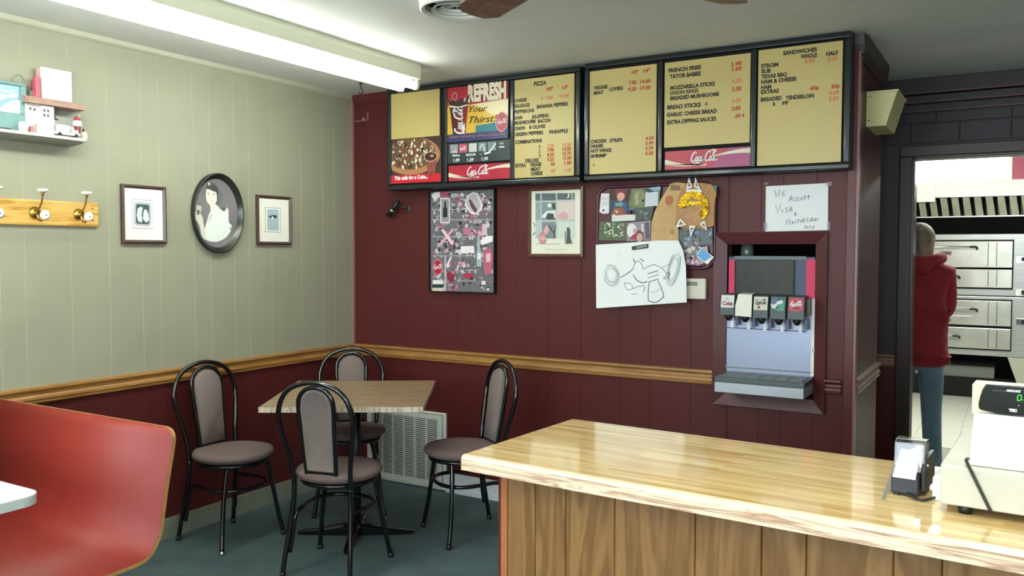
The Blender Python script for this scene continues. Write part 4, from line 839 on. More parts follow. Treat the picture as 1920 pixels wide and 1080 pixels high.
sbox('face_rail', (1377, 480), (1512, 487), -.002, .001, mat('slate_rail', '#59666a', .4), 0)
# stainless splash back
q = MB(); z_top = sp(1400, 598, .0).z+.09; q.box(-.015, .412, -.002, .004, sp(1400, 700, 0).z+.004, z_top); q.build('splash_back', t, M_steelp)
sbox('edge_strip', (1522, 560), (1526, 706), -.001, .006, M_white, 0); sbox('edge_strip', (1356.5, 596), (1359, 698), -.001, .006, M_white, 0)
sbox('lower_lip', (1359, 686), (1520, 700), -.001, .01, mat('lip_steel', '#98a09a', .35, .5), .003)
q = MB(); A = sp(1362, 614, .004); B = sp(1512, 622, .004); q.tube([A+Vector((0, 0, 0)), B], .0018, n=6); q.build('cup_rail', t, M_blackp)
sbox('service_lock', (1523, 652), (1528, 661), .0, .012, M_chrome, .002)
# drip tray
A = sp(1340, 700, .20); B = sp(1508, 722, .20); C_ = sp(1508, 745, .20)
tx0, tx1 = A.x, B.x; tz = (A.z+B.z)/2; mz = sp(1420, 718, .20).z; bz = sp(1420, 734, .20).z
tz_top = sp(1424, 712, .20).z
q = MB(); q.box(tx0, tx1, -.20, .0, bz+.045*0+.030, tz_top); dt = q.build('drip_tray', t, mat('tray_grey', '#515c5e', .4), bevel=.003)
q = MB(); q.box(tx0+.001, tx1-.001, -.205, -.0, bz-.018, bz+.03); q.build('tray_front', dt, mat('tray_front_silver', '#b4bcc2', .32, .4), bevel=.002)
q = MB()
for k in range(6):
    xa = tx0+.012+k*(tx1-tx0-.024)/6; xb = xa+(tx1-tx0-.024)/6-.003; q.box(xa, xb, -.185, -.02, tz_top, tz_top+.004)
q.build('grille', dt, mat('grille_grey', '#76807a', .45), bevel=.001)
# valves
VX = [(1350, 1377, 552, 591), (1380, 1409, 553, 594), (1411, 1440, 555, 597), (1443, 1473, 556, 599), (1476, 1508, 557, 600)]
cv = lambda x, y: (1340+x/9.6, 540+y/9.6)
for i, (xa, xb, ya, yb) in enumerate(VX):
    fl = sp(xa, (ya+yb)/2, .10); fr = sp(xb, (ya+yb)/2, .10); zt = sp((xa+xb)/2, ya, .10).z; zb = sp((xa+xb)/2, yb, .10).z
    q = MB(); x0_, x1_ = fl.x+.001, fr.x-.001; zm = zb+(zt-zb)*.32
    q.prism([(x0_, -.10, zb), (x0_, -.10, zm), (x0_, -.085, zt), (x0_, -.002, zt+.004), (x0_, -.002, zb+.01)], (x1_-x0_, 0, 0)); v = q.build('valve', t, mat('valve_grey', '#4c5658', .4), bevel=.002)
    xm = (x0_+x1_)/2
    q = MB(); q.lathe([(.017, zb+.001), (.020, zb-.008), (.016, zb-.016), (.010, zb-.026), (.008, zb-.028)], (xm, -.07, 0), n=14); q.build('nozzle', v, M_blackp)
    q = MB(); q.box(xm+.004, xm+.018, -.052, -.048, zb-.064, zb-.004); q.build('lever', v, mat('lever_white', '#e4e8ea', .4), bevel=.001)
    if i < 5:
        q = MB(); q.box(x1_-.006, x1_+.006, -.05, -.002, zb-.05, zb); q.build('divider_fin', v, mat('fin_slate', '#5a6478', .4), bevel=.002)
    # flavour card on the sloped face
    lab = ['#d9dcd6', '#e8e6da', '#c8ccc0', '#2b5a5c', '#b0344a'][i]
    q = MB(); s0, s1 = .08, .94
    yf = lambda s_: -.10+.015*s_-.0012; zf = lambda s_: zm+(zt-zm)*s_
    if i == 1:
        q.add([(x0_-.004, -.104, zb+.004), (x1_+.002, -.106, zb+.0), (x1_+.003, -.103, zm+.02), (x1_+.001, -.09, zt+.002), (x0_+.006, -.09, zt+.003), (x0_-.004, -.102, zm+.02)], [(0, 1, 2, 3, 4, 5)])
        q.add([(x0_+.006, -.09, zt+.003), (x1_+.001, -.09, zt+.002), (x1_, -.02, zt+.006), (x0_+.008, -.02, zt+.007)], [(0, 1, 2, 3)])
        q.build('taped_note', v, mat('note_paper', '#e9e9dc', .7), fix=False)
    else:
        q.add([(x0_+.003, yf(s0), zf(s0)), (x1_-.003, yf(s0), zf(s0)), (x1_-.003, yf(s1), zf(s1)), (x0_+.003, yf(s1), zf(s1))], [(0, 1, 2, 3)]); fc = q.build('flavour_card', v, C(lab, .3), fix=False)
        c = Canvas(1, 0, base=0)
        WX = x1_-x0_
        if i == 0: c.textuv('diet', .30, .62, .62, .16, C('#8a2a38'), .0, .4); c.textuv('Coke', .10, .18, .90, .34, C('#8a1a30'), .04)
        if i == 2: c.script(.12, .45, .8, .34, C('#5c5a52')); c.rect(.3, .5, .1, .3, C('#a04a4a'))
        if i == 3: c.poly([(.35, .02), (.95, .02), (.95, .9), (.7, .5)], C('#3f9a7c', .3)); c.poly([(.1, .95), (.5, .98), (.3, .6), (.0, .4)], C('#56708c', .3)); c.textuv('Sprite', .12, .14, 1.02, .30, M_paper, .05, .2, .62)
        if i == 4: c.disc(.5, .48, .44, .46, C('#c46a7a', .3)); c.disc(.5, .48, .38, .40, C('#b02a40', .3)); c.script(.14, .42, .74, .30, M_paper, wd=.11); c.rect(.3, .75, .16, .22, C('#5c1020'))
        mbv = []
        for (a, b2, e) in c.mb.v: mbv.append((x0_+.003+(WX-.006)*a, yf(s0+(s1-s0)*e)+b2*.5-.0004, zf(s0+(s1-s0)*e)))
        c.mb.v = mbv; a = c.build('print'); a.parent = v
q = MB(); fr = sp(1508, 575, .10); A = sp(1527, 590, .0); q.prism([(fr.x+.001, -.08, fr.z-.03), (fr.x+.001, -.08, fr.z+.035), (.409, -.002, fr.z+.045), (.409, -.002, fr.z-.02)], (.012, 0, 0)); 
q = MB(); q.box(fr.x, .405, -.05, -.002, sp(1510, 596, .05).z+.01, sp(1510, 560, .05).z); q.build('side_bracket', t, mat('olive_bracket', '#5c5c4c', .4), bevel=.002)
# bottle seen in the dark gap above the machine
q = MB(); A = sp(1400, 479, -.12); q.lathe([(.03, 0), (.034, .01), (.03, .06), (.012, .085), (.012, .10)], (0, 0, 0), n=16)
o = q.build('glass_jar', None, mat('dim_glass', '#5a6a62', .2)); o.location = (A.x+L.x, .13, 1.426); tag(o, 'dim glass jar standing on the dispenser in the dark gap', 'jar')

# ================================================================== LEFT WALL
def hx(px, py, d=0.0): return hit(px, py, 0, d)
# small framed prints
t, p, c = framed(0, 0, -1.642, -1.400, 1.486, 1.769, .018, .022, mat('dark_walnut_moulding', '#4a352d', .35, coat=.2), mat('mat_board', '#eeeee4', .5), 'picture_frame', 'brown-framed small print of two pale figures, left of the oval tray', 'picture')
def cw(x, y): return (x/6, 320+y/6)
def Qw(pts, col, k): c.k = k; c.ppoly([cw(*q) for q in pts], C(col, .5))
Qw([(1490, 320), (1722, 335), (1722, 655), (1490, 648)], '#5a6468', 0); Qw([(1494, 325), (1718, 340), (1718, 650), (1494, 643)], '#eef0f0', 1)
Qw([(1505, 365), (1540, 350), (1680, 360), (1700, 385), (1700, 600), (1670, 630), (1530, 620), (1505, 590)], '#b4b6c2', 2); Qw([(1528, 385), (1545, 375), (1660, 383), (1675, 395), (1675, 590), (1660, 604), (1545, 596), (1528, 585)], '#40545c', 3)
Qw([(1545, 425), (1580, 405), (1605, 420), (1590, 480), (1600, 560), (1590, 585), (1550, 570), (1535, 500)], '#c9d8d8', 4); Qw([(1620, 440), (1640, 435), (1665, 480), (1672, 560), (1640, 585), (1605, 540), (1608, 480)], '#dfe8e8', 4); Qw([(1590, 500), (1605, 480), (1608, 500), (1598, 520)], '#22343a', 5)
fin(c, p, t)
t, p, c = framed(0, 0, -.811, -.553, 1.487, 1.766, .018, .022, MATS['dark_walnut_moulding'], MATS['mat_board'], 'picture_frame', 'brown-framed small print of a blue-grey oval vignette, right of the oval tray', 'picture')
cr_ = lambda x, y: (320+x/5.4, 300+y/5.4)
def Qr(pts, col, k): c.k = k; c.ppoly([cr_(*q) for q in pts], C(col, .5))
Qr([(955, 478), (1112, 488), (1112, 735), (955, 728)], '#4c5456', 0); Qr([(958, 482), (1109, 492), (1109, 731), (958, 724)], '#eef0ec', 1)
Qr([(975, 505), (990, 498), (1080, 503), (1093, 515), (1093, 705), (1080, 718), (990, 712), (975, 700)], '#a9bcc4', 2); Qr([(985, 575), (1010, 560), (1060, 558), (1080, 575), (1060, 592), (1040, 590), (1010, 588)], '#33474e', 3); Qr([(1018, 575), (1040, 572), (1038, 600), (1022, 600)], '#e2ecee', 4)
fin(c, p, t)
# oval tray
oy, oz, ry, rz = -1.082, 1.651, .163, .212
t = thing('oval_tray', 'oval black-rimmed metal tray printed with a woman holding a glass', 'tray', (0, oy, oz))
q = MB(); n = 48
rings = [(1, .006), (1.0, .030), (.985, .034), (.96, .030), (.86, .008), (.85, .007)]
vs = [(d, ry*s_*math.cos(2*pi*j/n), rz*s_*math.sin(2*pi*j/n)) for s_, d in rings for j in range(n)]
q.add(vs, [(i*n+j, i*n+(j+1) % n, (i+1)*n+(j+1) % n, (i+1)*n+j) for i in range(len(rings)-1) for j in range(n)], None, True); q.build('rim', t, mat('tray_rim_black', '#3c403a', .22, .6))
q = MB(); q.add([(.0075, ry*.86*math.cos(2*pi*j/n), rz*.86*math.sin(2*pi*j/n)) for j in range(n)], [tuple(range(n))]); q.add([(.002, ry*math.cos(2*pi*j/n), rz*math.sin(2*pi*j/n)) for j in range(n)], [tuple(range(n))]); p = q.build('tray_face', t, mat('tray_print_grey', '#7e7a7e', .3, vary=.15, vscale=9))
c = Canvas(0, .0075, base=.0006)
co = lambda x, y: (340+x/7.2, 320+y/7.2)
def Qo(pts, col, k, smooth=True):
    c.k = k; q_ = [c.uv(*co(*a)) for a in pts]
    if smooth: q_ = [(v.x, v.y) for v in sm_path([(a, b_, 0) for a, b_ in q_], 4, closed=True)]
    c.poly(q_, C(col, .4))
Qo([(470, 210), (540, 280), (560, 380), (510, 470), (460, 420)], '#6a7274', 0)
Qo([(345, 200), (380, 160), (440, 180), (490, 230), (500, 300), (490, 400), (470, 440), (440, 300), (370, 280), (335, 270)], '#4a4a4a', 1)
Qo([(335, 260), (365, 250), (430, 280), (470, 300), (478, 400), (455, 450), (480, 470), (500, 500), (400, 560), (385, 470), (350, 430), (330, 360)], '#e6e2d8', 2)
Qo([(385, 560), (480, 490), (540, 530), (600, 500), (630, 530), (635, 640), (640, 700), (675, 740), (670, 800), (600, 900), (500, 955), (420, 960), (330, 930), (315, 840), (320, 760), (350, 660)], '#e3ebe6', 3)
Qo([(540, 505), (570, 495), (600, 510), (580, 545), (550, 540)], '#5a6260', 4)
Qo([(185, 560), (215, 540), (260, 590), (285, 640), (300, 740), (320, 800), (325, 930), (270, 880), (240, 740), (175, 630)], '#d9d8cf', 4)
Qo([(195, 465), (235, 470), (268, 485), (262, 540), (245, 600), (205, 600), (195, 540)], '#c8c4bc', 5, False); Qo([(205, 530), (245, 535), (238, 590), (208, 590)], '#6a5a58', 6, False)
for (x, y, s_) in ((360, 316, 12), (436, 326, 12), (402, 322, 6), (405, 406, 8)): c.k = 7; u, v = c.uv(*co(x, y)); c.disc(u, v, s_*.00035, s_*.00022, C('#3a3434'))
c.k = 7; c.pline([co(345, 300), co(362, 292), co(378, 302)], .0016, C('#5a524e')); c.k = 7; c.pline([co(420, 308), co(438, 300), co(452, 314)], .0016, C('#5a524e'))
Qo([(355, 170), (375, 165), (385, 185), (368, 200)], '#e9e9e4', 8)
Qo([(395, 595), (402, 605), (360, 720), (352, 745)], '#7a8280', 8)
Qo([(655, 770), (668, 765), (665, 800), (655, 800)], '#5a6260', 8)
fin(c, p, t)

# coat rack
t = thing('coat_rack', 'honey oak coat rack board with three brass hooks in view', 'coat rack', (0, -2.55, 1.559))
q = MB(); q.prism([(0, -.16, 0), (.016, -.16, .004), (.018, -.16, .01), (.018, -.16, .104), (.014, -.16, .112), (0, -.16, .113)], (0, .945, 0)); q.build('board', t, wood('rack_oak', '#b58238', '#d6a95a', '#e2bb72', (6, 1.2, 10), .35, .2, 3))
for z in (.03, .086):
    q = MB(); q.tube([(.0175, .757, z), (.019, .757, z)], .0035, n=10); q.build('screw_hole', t, mat('hole_dark', '#3a2010', .6))
def coat_hook(y):
    h = D.objects.new('hook', None); COL.objects.link(h); return h
hook_y = [hx(148, 400, .02).y+2.55, hx(66, 400, .02).y+2.55, hx(66, 400, .02).y+2.55-.19, hx(66, 400, .02).y+2.55-.38]
hm = None
for i, y in enumerate(hook_y):
    q = MB(); z0 = .056
    q.lathe([(.026, .018), (.026, .021), (.018, .026), (.009, .032), (.009, .045)], (0, y, z0), n=20, axis='x')
    h = q.build('hook', t, M_brass)
    q = MB(); q.tube(sm_path([(.035, y, z0), (.05, y, z0+.018), (.07, y, z0+.045), (.078, y, z0+.075)], 4), .0038, n=8); q.tube([(.078, y, z0+.07), (.08, y, z0+.088)], [.004, .008], n=10); q.build('upper_arm', h, M_brass)
    q = MB(); q.lathe([(.006, 0), (.022, .003), (.024, .008), (.020, .014)], (.08, y, z0+.086), n=18); q.build('upper_knob', h, mat('porcelain', '#f0ece2', .2, coat=.5))
    q = MB(); q.tube(sm_path([(.035, y, z0-.006), (.045, y, z0-.03), (.065, y, z0-.036), (.085, y, z0-.022)], 4), .0042, n=8); q.build('lower_arm', h, M_brass)
    q = MB(); q.lathe([(.005, 0), (.021, .004), (.022, .010), (.010, .015)], (.086, y, z0-.012), n=18, axis='x'); q.build('lower_knob', h, MATS['porcelain'])
    q = MB(); q.tube([(.101, y, z0-.012), (.1035, y, z0-.012)], .0028, n=8); q.build('knob_screw', h, M_brass)

# display shelf with its collectibles
SX = .12
t = thing('wall_shelf', 'narrow whitewashed wall shelf full of collectibles', 'shelf', (0, -2.3, 1.945))
sy1 = hx(163, 255, SX).y+2.3; q = MB(); q.box(0, SX, -.35, sy1, -.012, 0); q.build('board', t, mat('whitewash', '#d6d6ca', .5, vary=.1, vscale=30))
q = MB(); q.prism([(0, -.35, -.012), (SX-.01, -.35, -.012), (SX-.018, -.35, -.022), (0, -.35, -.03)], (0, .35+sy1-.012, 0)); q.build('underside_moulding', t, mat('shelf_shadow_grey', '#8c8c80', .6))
for yy in (sy1-.004,):
    q = MB(); q.prism([(0, yy, -.012), (SX, yy, -.012), (SX, yy, .02), (SX-.01, yy, .032), (0, yy, .035)], (0, .006, 0)); q.build('end_gallery', t, MATS['whitewash'])
SZ = 1.945
def onshelf(px, py, d): h = hx(px, py, d); return h
# teal framed print, leaning on the shelf
t = thing('teal_picture', 'teal wooden framed print of a reclining bottle, left end of the shelf', 'picture', (.05, -2.25, SZ+.0005))
def rel(px, py, d, t): return hx(px, py, d) - Vector(t.location)
M_teal = mat('teal_frame', '#6f9593', .5, vary=.06, vscale=20)
A = rel(49, 158, .07, t); B = rel(40, 215, .07, t); z1_ = A.z; y1_ = A.y; y0_ = -.18; zi1 = rel(40, 162, .07, t).z; yi1 = rel(39, 180, .07, t).y; zi0 = rel(30, 212, .07, t).z
for (a0, a1, b0, b1) in ((y0_, y1_, zi1, z1_), (y0_, y1_, .002, zi0), (yi1, y1_, zi0, zi1), (y0_, y0_+.02, zi0, zi1)):
    q = MB(); q.box(.005, .022, a0, a1, b0, b1); q.build('frame_rail', t, M_teal, bevel=.003)
q = MB(); q.box(.006, .012, y0_+.01, yi1, zi0, zi1); p = q.build('print_sheet', t, C('#7fa9bd', .3))
c = Canvas(0, .062, base=.0008)
cz_ = lambda x, y: (x/6.355, 100+y/6.355)
for pts, col, k in (([(0, 380), (250, 380), (250, 720), (0, 720)], '#7fa8bc', 0), ([(0, 650), (60, 600), (150, 560), (250, 560), (248, 715), (0, 705)], '#dfe8ea', 1), ([(0, 470), (60, 490), (120, 495), (150, 475), (200, 478), (212, 505), (195, 535), (150, 530), (90, 525), (0, 560)], '#c8dbe0', 2)): c.k = k; c.ppoly([cz_(*a) for a in pts], C(col, .3))
c.k = 3; c.text('Good!', cz_(-40, 448), cz_(165, 440)[0], 6, M_paper, bold=.0, shear=.4)
o = c.build('print'); o.parent = p; o.data.transform(Matrix.Translation(-Vector(t.location)))
q = MB(); q.tube(sm_path([rel(22, 152, .06, t), rel(27, 143, .06, t), rel(37, 141, .06, t), rel(46, 150, .06, t)], 5), .0035, n=8); q.build('hanging_wire', t, mat('grey_wire', '#7c8c80', .4))
# village building with a tan roof
t = thing('miniature_storefront', 'white wooden miniature storefront with a tan roof board and tiny windows', 'figurine', (.02, -2.0, SZ+.0005))
ya, yb = rel(49, 190, .08, t).y, rel(99, 200, .08, t).y; zr = rel(75, 196, .08, t).z; yr0, yr1 = rel(49, 185, .1, t).y, rel(160, 203, .1, t).y
q = MB(); q.box(0, .055, ya, yb, 0, zr); q.build('body', t, mat('figurine_white', '#ecebe4', .5), bevel=.002)
q = MB(); q.prism([(0, yr0, zr), (.085, yr0, zr), (.085, yr0, zr+.006), (.06, yr0, zr+.030), (0, yr0, zr+.030)], (0, yr1-yr0, 0)); q.build('roof', t, mat('tan_roof', '#a8877a', .6, vary=.1, vscale=30))
q = MB(); ymid = rel(78, 200, .08, t).y; q.box(.055, .068, ymid, yb, 0, zr*.98); q.build('bay', t, MATS['figurine_white'], bevel=.001)
for (px, py) in ((60, 203), (68, 205), (83, 207), (90, 208), (83, 216), (90, 217)):
    a = rel(px, py, .088, t); xx = .0555 if px < 75 else .0685; q = MB(); q.box(xx-.001, xx+.001, a.y-.004, a.y+.004, a.z-.006, a.z+.006); q.build('window', t, C('#4a4440', .4))
q = MB(); q.box(0, .004, yr0+.06, yr1-.006, 0, zr); q.build('back_panel', t, mat('figurine_grey', '#a8aaa4', .6))
q = MB(); q.tube([(.05, yr1-.012, 0), (.05, yr1-.012, zr)], .005, n=8); q.build('post', t, MATS['figurine_grey'])
# red and pink books and the white album above the roof
ZR = SZ+.0005+zr+.030
def shelfbox(nm, pa, pb, x0, x1, m, label, cat, z0, bev=.001, group=None):
    A, B = hx(*pa, x1), hx(*pb, x1); q = MB(); q.box(0, x1-x0, 0, B.y-A.y, 0, A.z-z0); o = q.build(nm, None, m, bevel=bev); o.location = (x0, A.y, z0); return tag(o, label, cat, group)
alb = shelfbox('white_plaque', (78, 125), (135, 185), .03, .045, mat('plaque_white', '#f2f1ec', .5), 'white square plaque standing on the roof of the miniature storefront', 'plaque', ZR+.0005)
hgt = alb.dimensions
c = Canvas(0, .045, base=.0004); a = hx(105, 165, .045); c.line([(a.y, a.z), (a.y+.001, a.z-.02)], .0016, C('#a8a4a0')); o = c.build('printed_mark', None); o.parent = alb; o.data.transform(Matrix.Translation(-Vector(alb.location)))
shelfbox('book', (70, 127), (77, 180), .012, .028, mat('book_brown_pink', '#c99a92', .6), 'tall pale book edge behind the white plaque', 'book', ZR+.0005)
shelfbox('pink_box', (66, 143), (75.5, 180), .032, .05, mat('rose_box', '#c25a6e', .5), 'narrow rose-pink box beside the white plaque', 'box', ZR+.0005)
shelfbox('crimson_box', (61, 153), (66, 178), .034, .048, mat('crimson_box', '#a8304a', .5), 'short crimson box at the left of the rose-pink box', 'box', ZR+.0005)
# tiny ornaments between frame and boxes
q = MB(); a = hx(57, 172, .04); q.lathe([(.004, 0), (.012, .004), (.009, .014), (.012, .022), (.006, .03), (.002, .032)], (0, 0, 0), n=12); o = q.build('ornament', None, C('#6a6a66', .4)); o.location = (.04, a.y, ZR+.0005); tag(o, 'tiny grey ornament left of the crimson box', 'ornament')
# toy truck
t = thing('toy_truck', 'silver-white toy delivery truck parked under the roof', 'toy truck', (.072, hx(128, 240, .1).y, SZ+.0005), 0)
q = MB(); q.box(-.015, .03, -.058, .055, .008, .022); q.build('chassis', t, mat('toy_silver', '#c9cbc6', .3, .3), bevel=.002)
q = MB(); q.box(-.012, .026, -.05, .012, .022, .052); q.build('cargo_body', t, MATS['toy_silver'], bevel=.003)
q = MB(); q.box(-.012, .026, .014, .05, .022, .036); q.box(-.01, .024, .014, .032, .036, .048); q.build('cab', t, MATS['toy_silver'], bevel=.003)
for yy in (-.04, .035):
    for xx in (-.014, .026): q = MB(); q.tube([(xx, yy, .0085), (xx+.006, yy, .0085)], .0085, n=14); q.build('wheel', t, M_blackp)
# grey figurine with hat behind
t = thing('grey_figurine', 'small grey figurine standing by the storefront bay', 'figurine', (.045, hx(104, 225, .06).y, SZ+.0005))
q = MB(); q.lathe([(.012, 0), (.014, .004), (.011, .03), (.009, .05), (.004, .056)], n=14); q.build('body', t, C('#77797a', .5))
q = MB(); q.lathe([(.002, .052), (.010, .058), (.012, .068), (.008, .078), (.002, .081)], n=14); q.build('head', t, C('#bfb8b0', .5))
q = MB(); q.lathe([(.018, .076), (.018, .079), (.010, .08), (.009, .092), (.002, .095)], n=14); q.build('hat', t, C('#4c4a4c', .5))
# red and white soda bottle / dispenser miniature
t = thing('bottle_figurine', 'red and white miniature soda vending pump at the shelf end', 'figurine', (.07, hx(150, 240, .09).y, SZ+.0005))
for (nm, pr_, col) in (('base', [(.017, 0), (.017, .006), (.012, .008)], '#e9e2dc'), ('lower', [(.012, .008), (.014, .05), (.013, .055)], '#8a2f38'), ('middle', [(.017, .055), (.019, .058), (.018, .078), (.013, .082)], '#ece4de'), ('crown', [(.012, .082), (.014, .088), (.010, .096), (.004, .1)], '#a8384a')):
    q = MB(); q.lathe(pr_, n=16); q.build(nm, t, C(col, .3))
t = thing('salt_shaker', 'white canister ornament on the shelf before the storefront', 'ornament', (.098, hx(42, 230, .1).y, SZ+.0005))
q = MB(); q.lathe([(.013, 0), (.014, .003), (.014, .032), (.012, .036)], n=18); q.build('jar', t, C('#eeece6', .3)); q = MB(); q.lathe([(.012, .0362), (.012, .04), (.004, .043)], n=18); q.build('cap', t, C('#c8c6c0', .3))
t = thing('vending_figurine', 'tiny pink and white vending cooler figurine on the shelf', 'figurine', (.092, hx(63, 232, .1).y, SZ+.0005))
q = MB(); q.box(-.008, .008, -.012, .0, 0, .028); q.build('cooler', t, C('#b8767c', .4), bevel=.001); q = MB(); q.box(-.008, .008, .002, .015, 0, .042); q.build('rack', t, C('#cfc8b8', .4), bevel=.001)
for k in range(4): q = MB(); q.box(.008, .0092, .004, .013, .006+k*.009, .010+k*.009); q.build('slot', t, C('#6a5a50', .4))
t = thing('small_bottle', 'small dark bottle with white label at the shelf end', 'bottle', (.085, hx(160, 243, .1).y, SZ+.0005))
q = MB(); q.lathe([(.008, 0), (.009, .004), (.009, .028), (.004, .038), (.004, .046)], n=14); q.build('glass', t, C('#2e3230', .2)); q = MB(); q.lathe([(.0093, .009), (.0093, .026)], n=14); q.build('label_band', t, C('#d8d8cc', .5))
q = MB(); a = hx(10, 229, .1); q.lathe([(.03, 0), (.034, .003), (.03, .006)], n=20); o = q.build('dark_dish', None, C('#4c5254', .4)); o.location = (.09, hx(8, 230, .1).y, SZ+.0005); tag(o, 'small dark dish in front of the teal picture', 'dish')

# ================================================================== RETURN AIR GRILLE
t = thing('air_return_grille', 'large white louvred air return grille low on the back wall', 'air grille', (.118, 0, .006))
gx1 = .733-.118; gz1 = .469
for (a0, a1, b0, b1, nm) in ((0, gx1, 0, .012, 'flange'), (0, gx1, gz1-.012, gz1, 'flange'), (0, .012, .012, gz1-.012, 'flange'), (gx1-.018, gx1, .012, gz1-.012, 'flange')):
    q = MB(); q.box(a0, a1, -.014, 0, b0, b1); q.build(nm, t, M_white, bevel=.002)
M_grl = mat('grille_enamel', '#d3d9d0', .4)
fx0, fx1, fz0, fz1 = .014, gx1-.024, .014, gz1-.016
for (a0, a1, b0, b1) in ((fx0, fx1, fz0, fz0+.032), (fx0, fx1, fz1-.028, fz1), (fx0, fx0+.028, fz0+.032, fz1-.028), (fx1-.034, fx1, fz0+.032, fz1-.028)):
    q = MB(); q.box(a0, a1, -.022, -.004, b0, b1); q.build('frame', t, M_grl, bevel=.0015)
gx = [fx0+.028+(fx1-.034-fx0-.028)*k/6 for k in range(7)]
for k in range(1, 6): q = MB(); q.box(gx[k]-.004, gx[k]+.004, -.0215, -.006, fz0+.032, fz1-.028); q.build('mullion', t, M_grl)
nl = 31; dz = (fz1-.028-fz0-.032)/nl
for k in range(6):
    q = MB()
    for i in range(nl):
        z = fz0+.032+(i+.5)*dz; q.prism([(gx[k]+(.004 if k else 0), -.021, z-.0033), (gx[k]+(.004 if k else 0), -.021, z+.0033), (gx[k]+(.004 if k else 0), -.015, z+.0008), (gx[k]+(.004 if k else 0), -.015, z-.0055)], (gx[k+1]-gx[k]-(.004 if (k == 5 or k == 0) else .008), 0, 0))
    o = q.build('louvre_bank', t, M_grl); o['kind'] = 'stuff'
q = MB(); q.box(fx0, fx1, -.004, -.003, fz0, fz1); q.build('duct_shadow', t, M_void)
for (a, b_) in ((fx1-.017, fz1-.014), (fx1-.017, fz0+.016)): q = MB(); q.tube([(a, -.0215, b_), (a, -.0235, b_)], .004, n=10); q.build('screw', t, M_white)

# ================================================================== TABLE AND CHAIRS
tx, ty, tr_ = .785, -.880, math.radians(32.1)
t = thing('cafe_table', 'square wood-laminate cafe table on a black pedestal in the corner', 'table', (tx, ty, 0), tr_)
q = MB(); q.box(-.378, .378, -.400, .400, .706, .732); o = q.build('tabletop', t, M_ttop, bevel=.002)
for (a0, a1, b0, b1) in ((-.3785, .3785, -.4015, -.4), (-.3785, .3785, .4, .4015), (-.3795, -.378, -.4, .4), (.378, .3795, -.4, .4)): q = MB(); q.box(a0, a1, b0, b1, .707, .731); q.build('edge_band', t, M_tedge)
q = MB(); q.lathe([(.027, .05), (.027, .69)], n=20); q.build('column', t, M_blackp)
q = MB(); q.box(-.14, .14, -.02, .02, .69, .706); q.box(-.02, .02, -.14, .14, .69, .706); q.build('spider_plate', t, M_blackp)
for k in range(4):
    q = MB(); a = pi/2*k; r = []
    prof = [(.02, .030, .062), (.06, .026, .058), (.16, .020, .036), (.28, .014, .022), (.295, .010, .018)]
    rows = [[(x, -w_, .004), (x, -w_, h_*.8), (x, -w_*.5, h_), (x, w_*.5, h_), (x, w_, h_*.8), (x, w_, .004)] for x, w_, h_ in prof]
    q.grid(rows, smooth=False); q.add(rows[-1], [(0, 1, 2, 3, 4, 5)]); q.add(rows[0], [(5, 4, 3, 2, 1, 0)]); o = q.build('base_foot', t, M_black); o.rotation_euler = (0, 0, a)

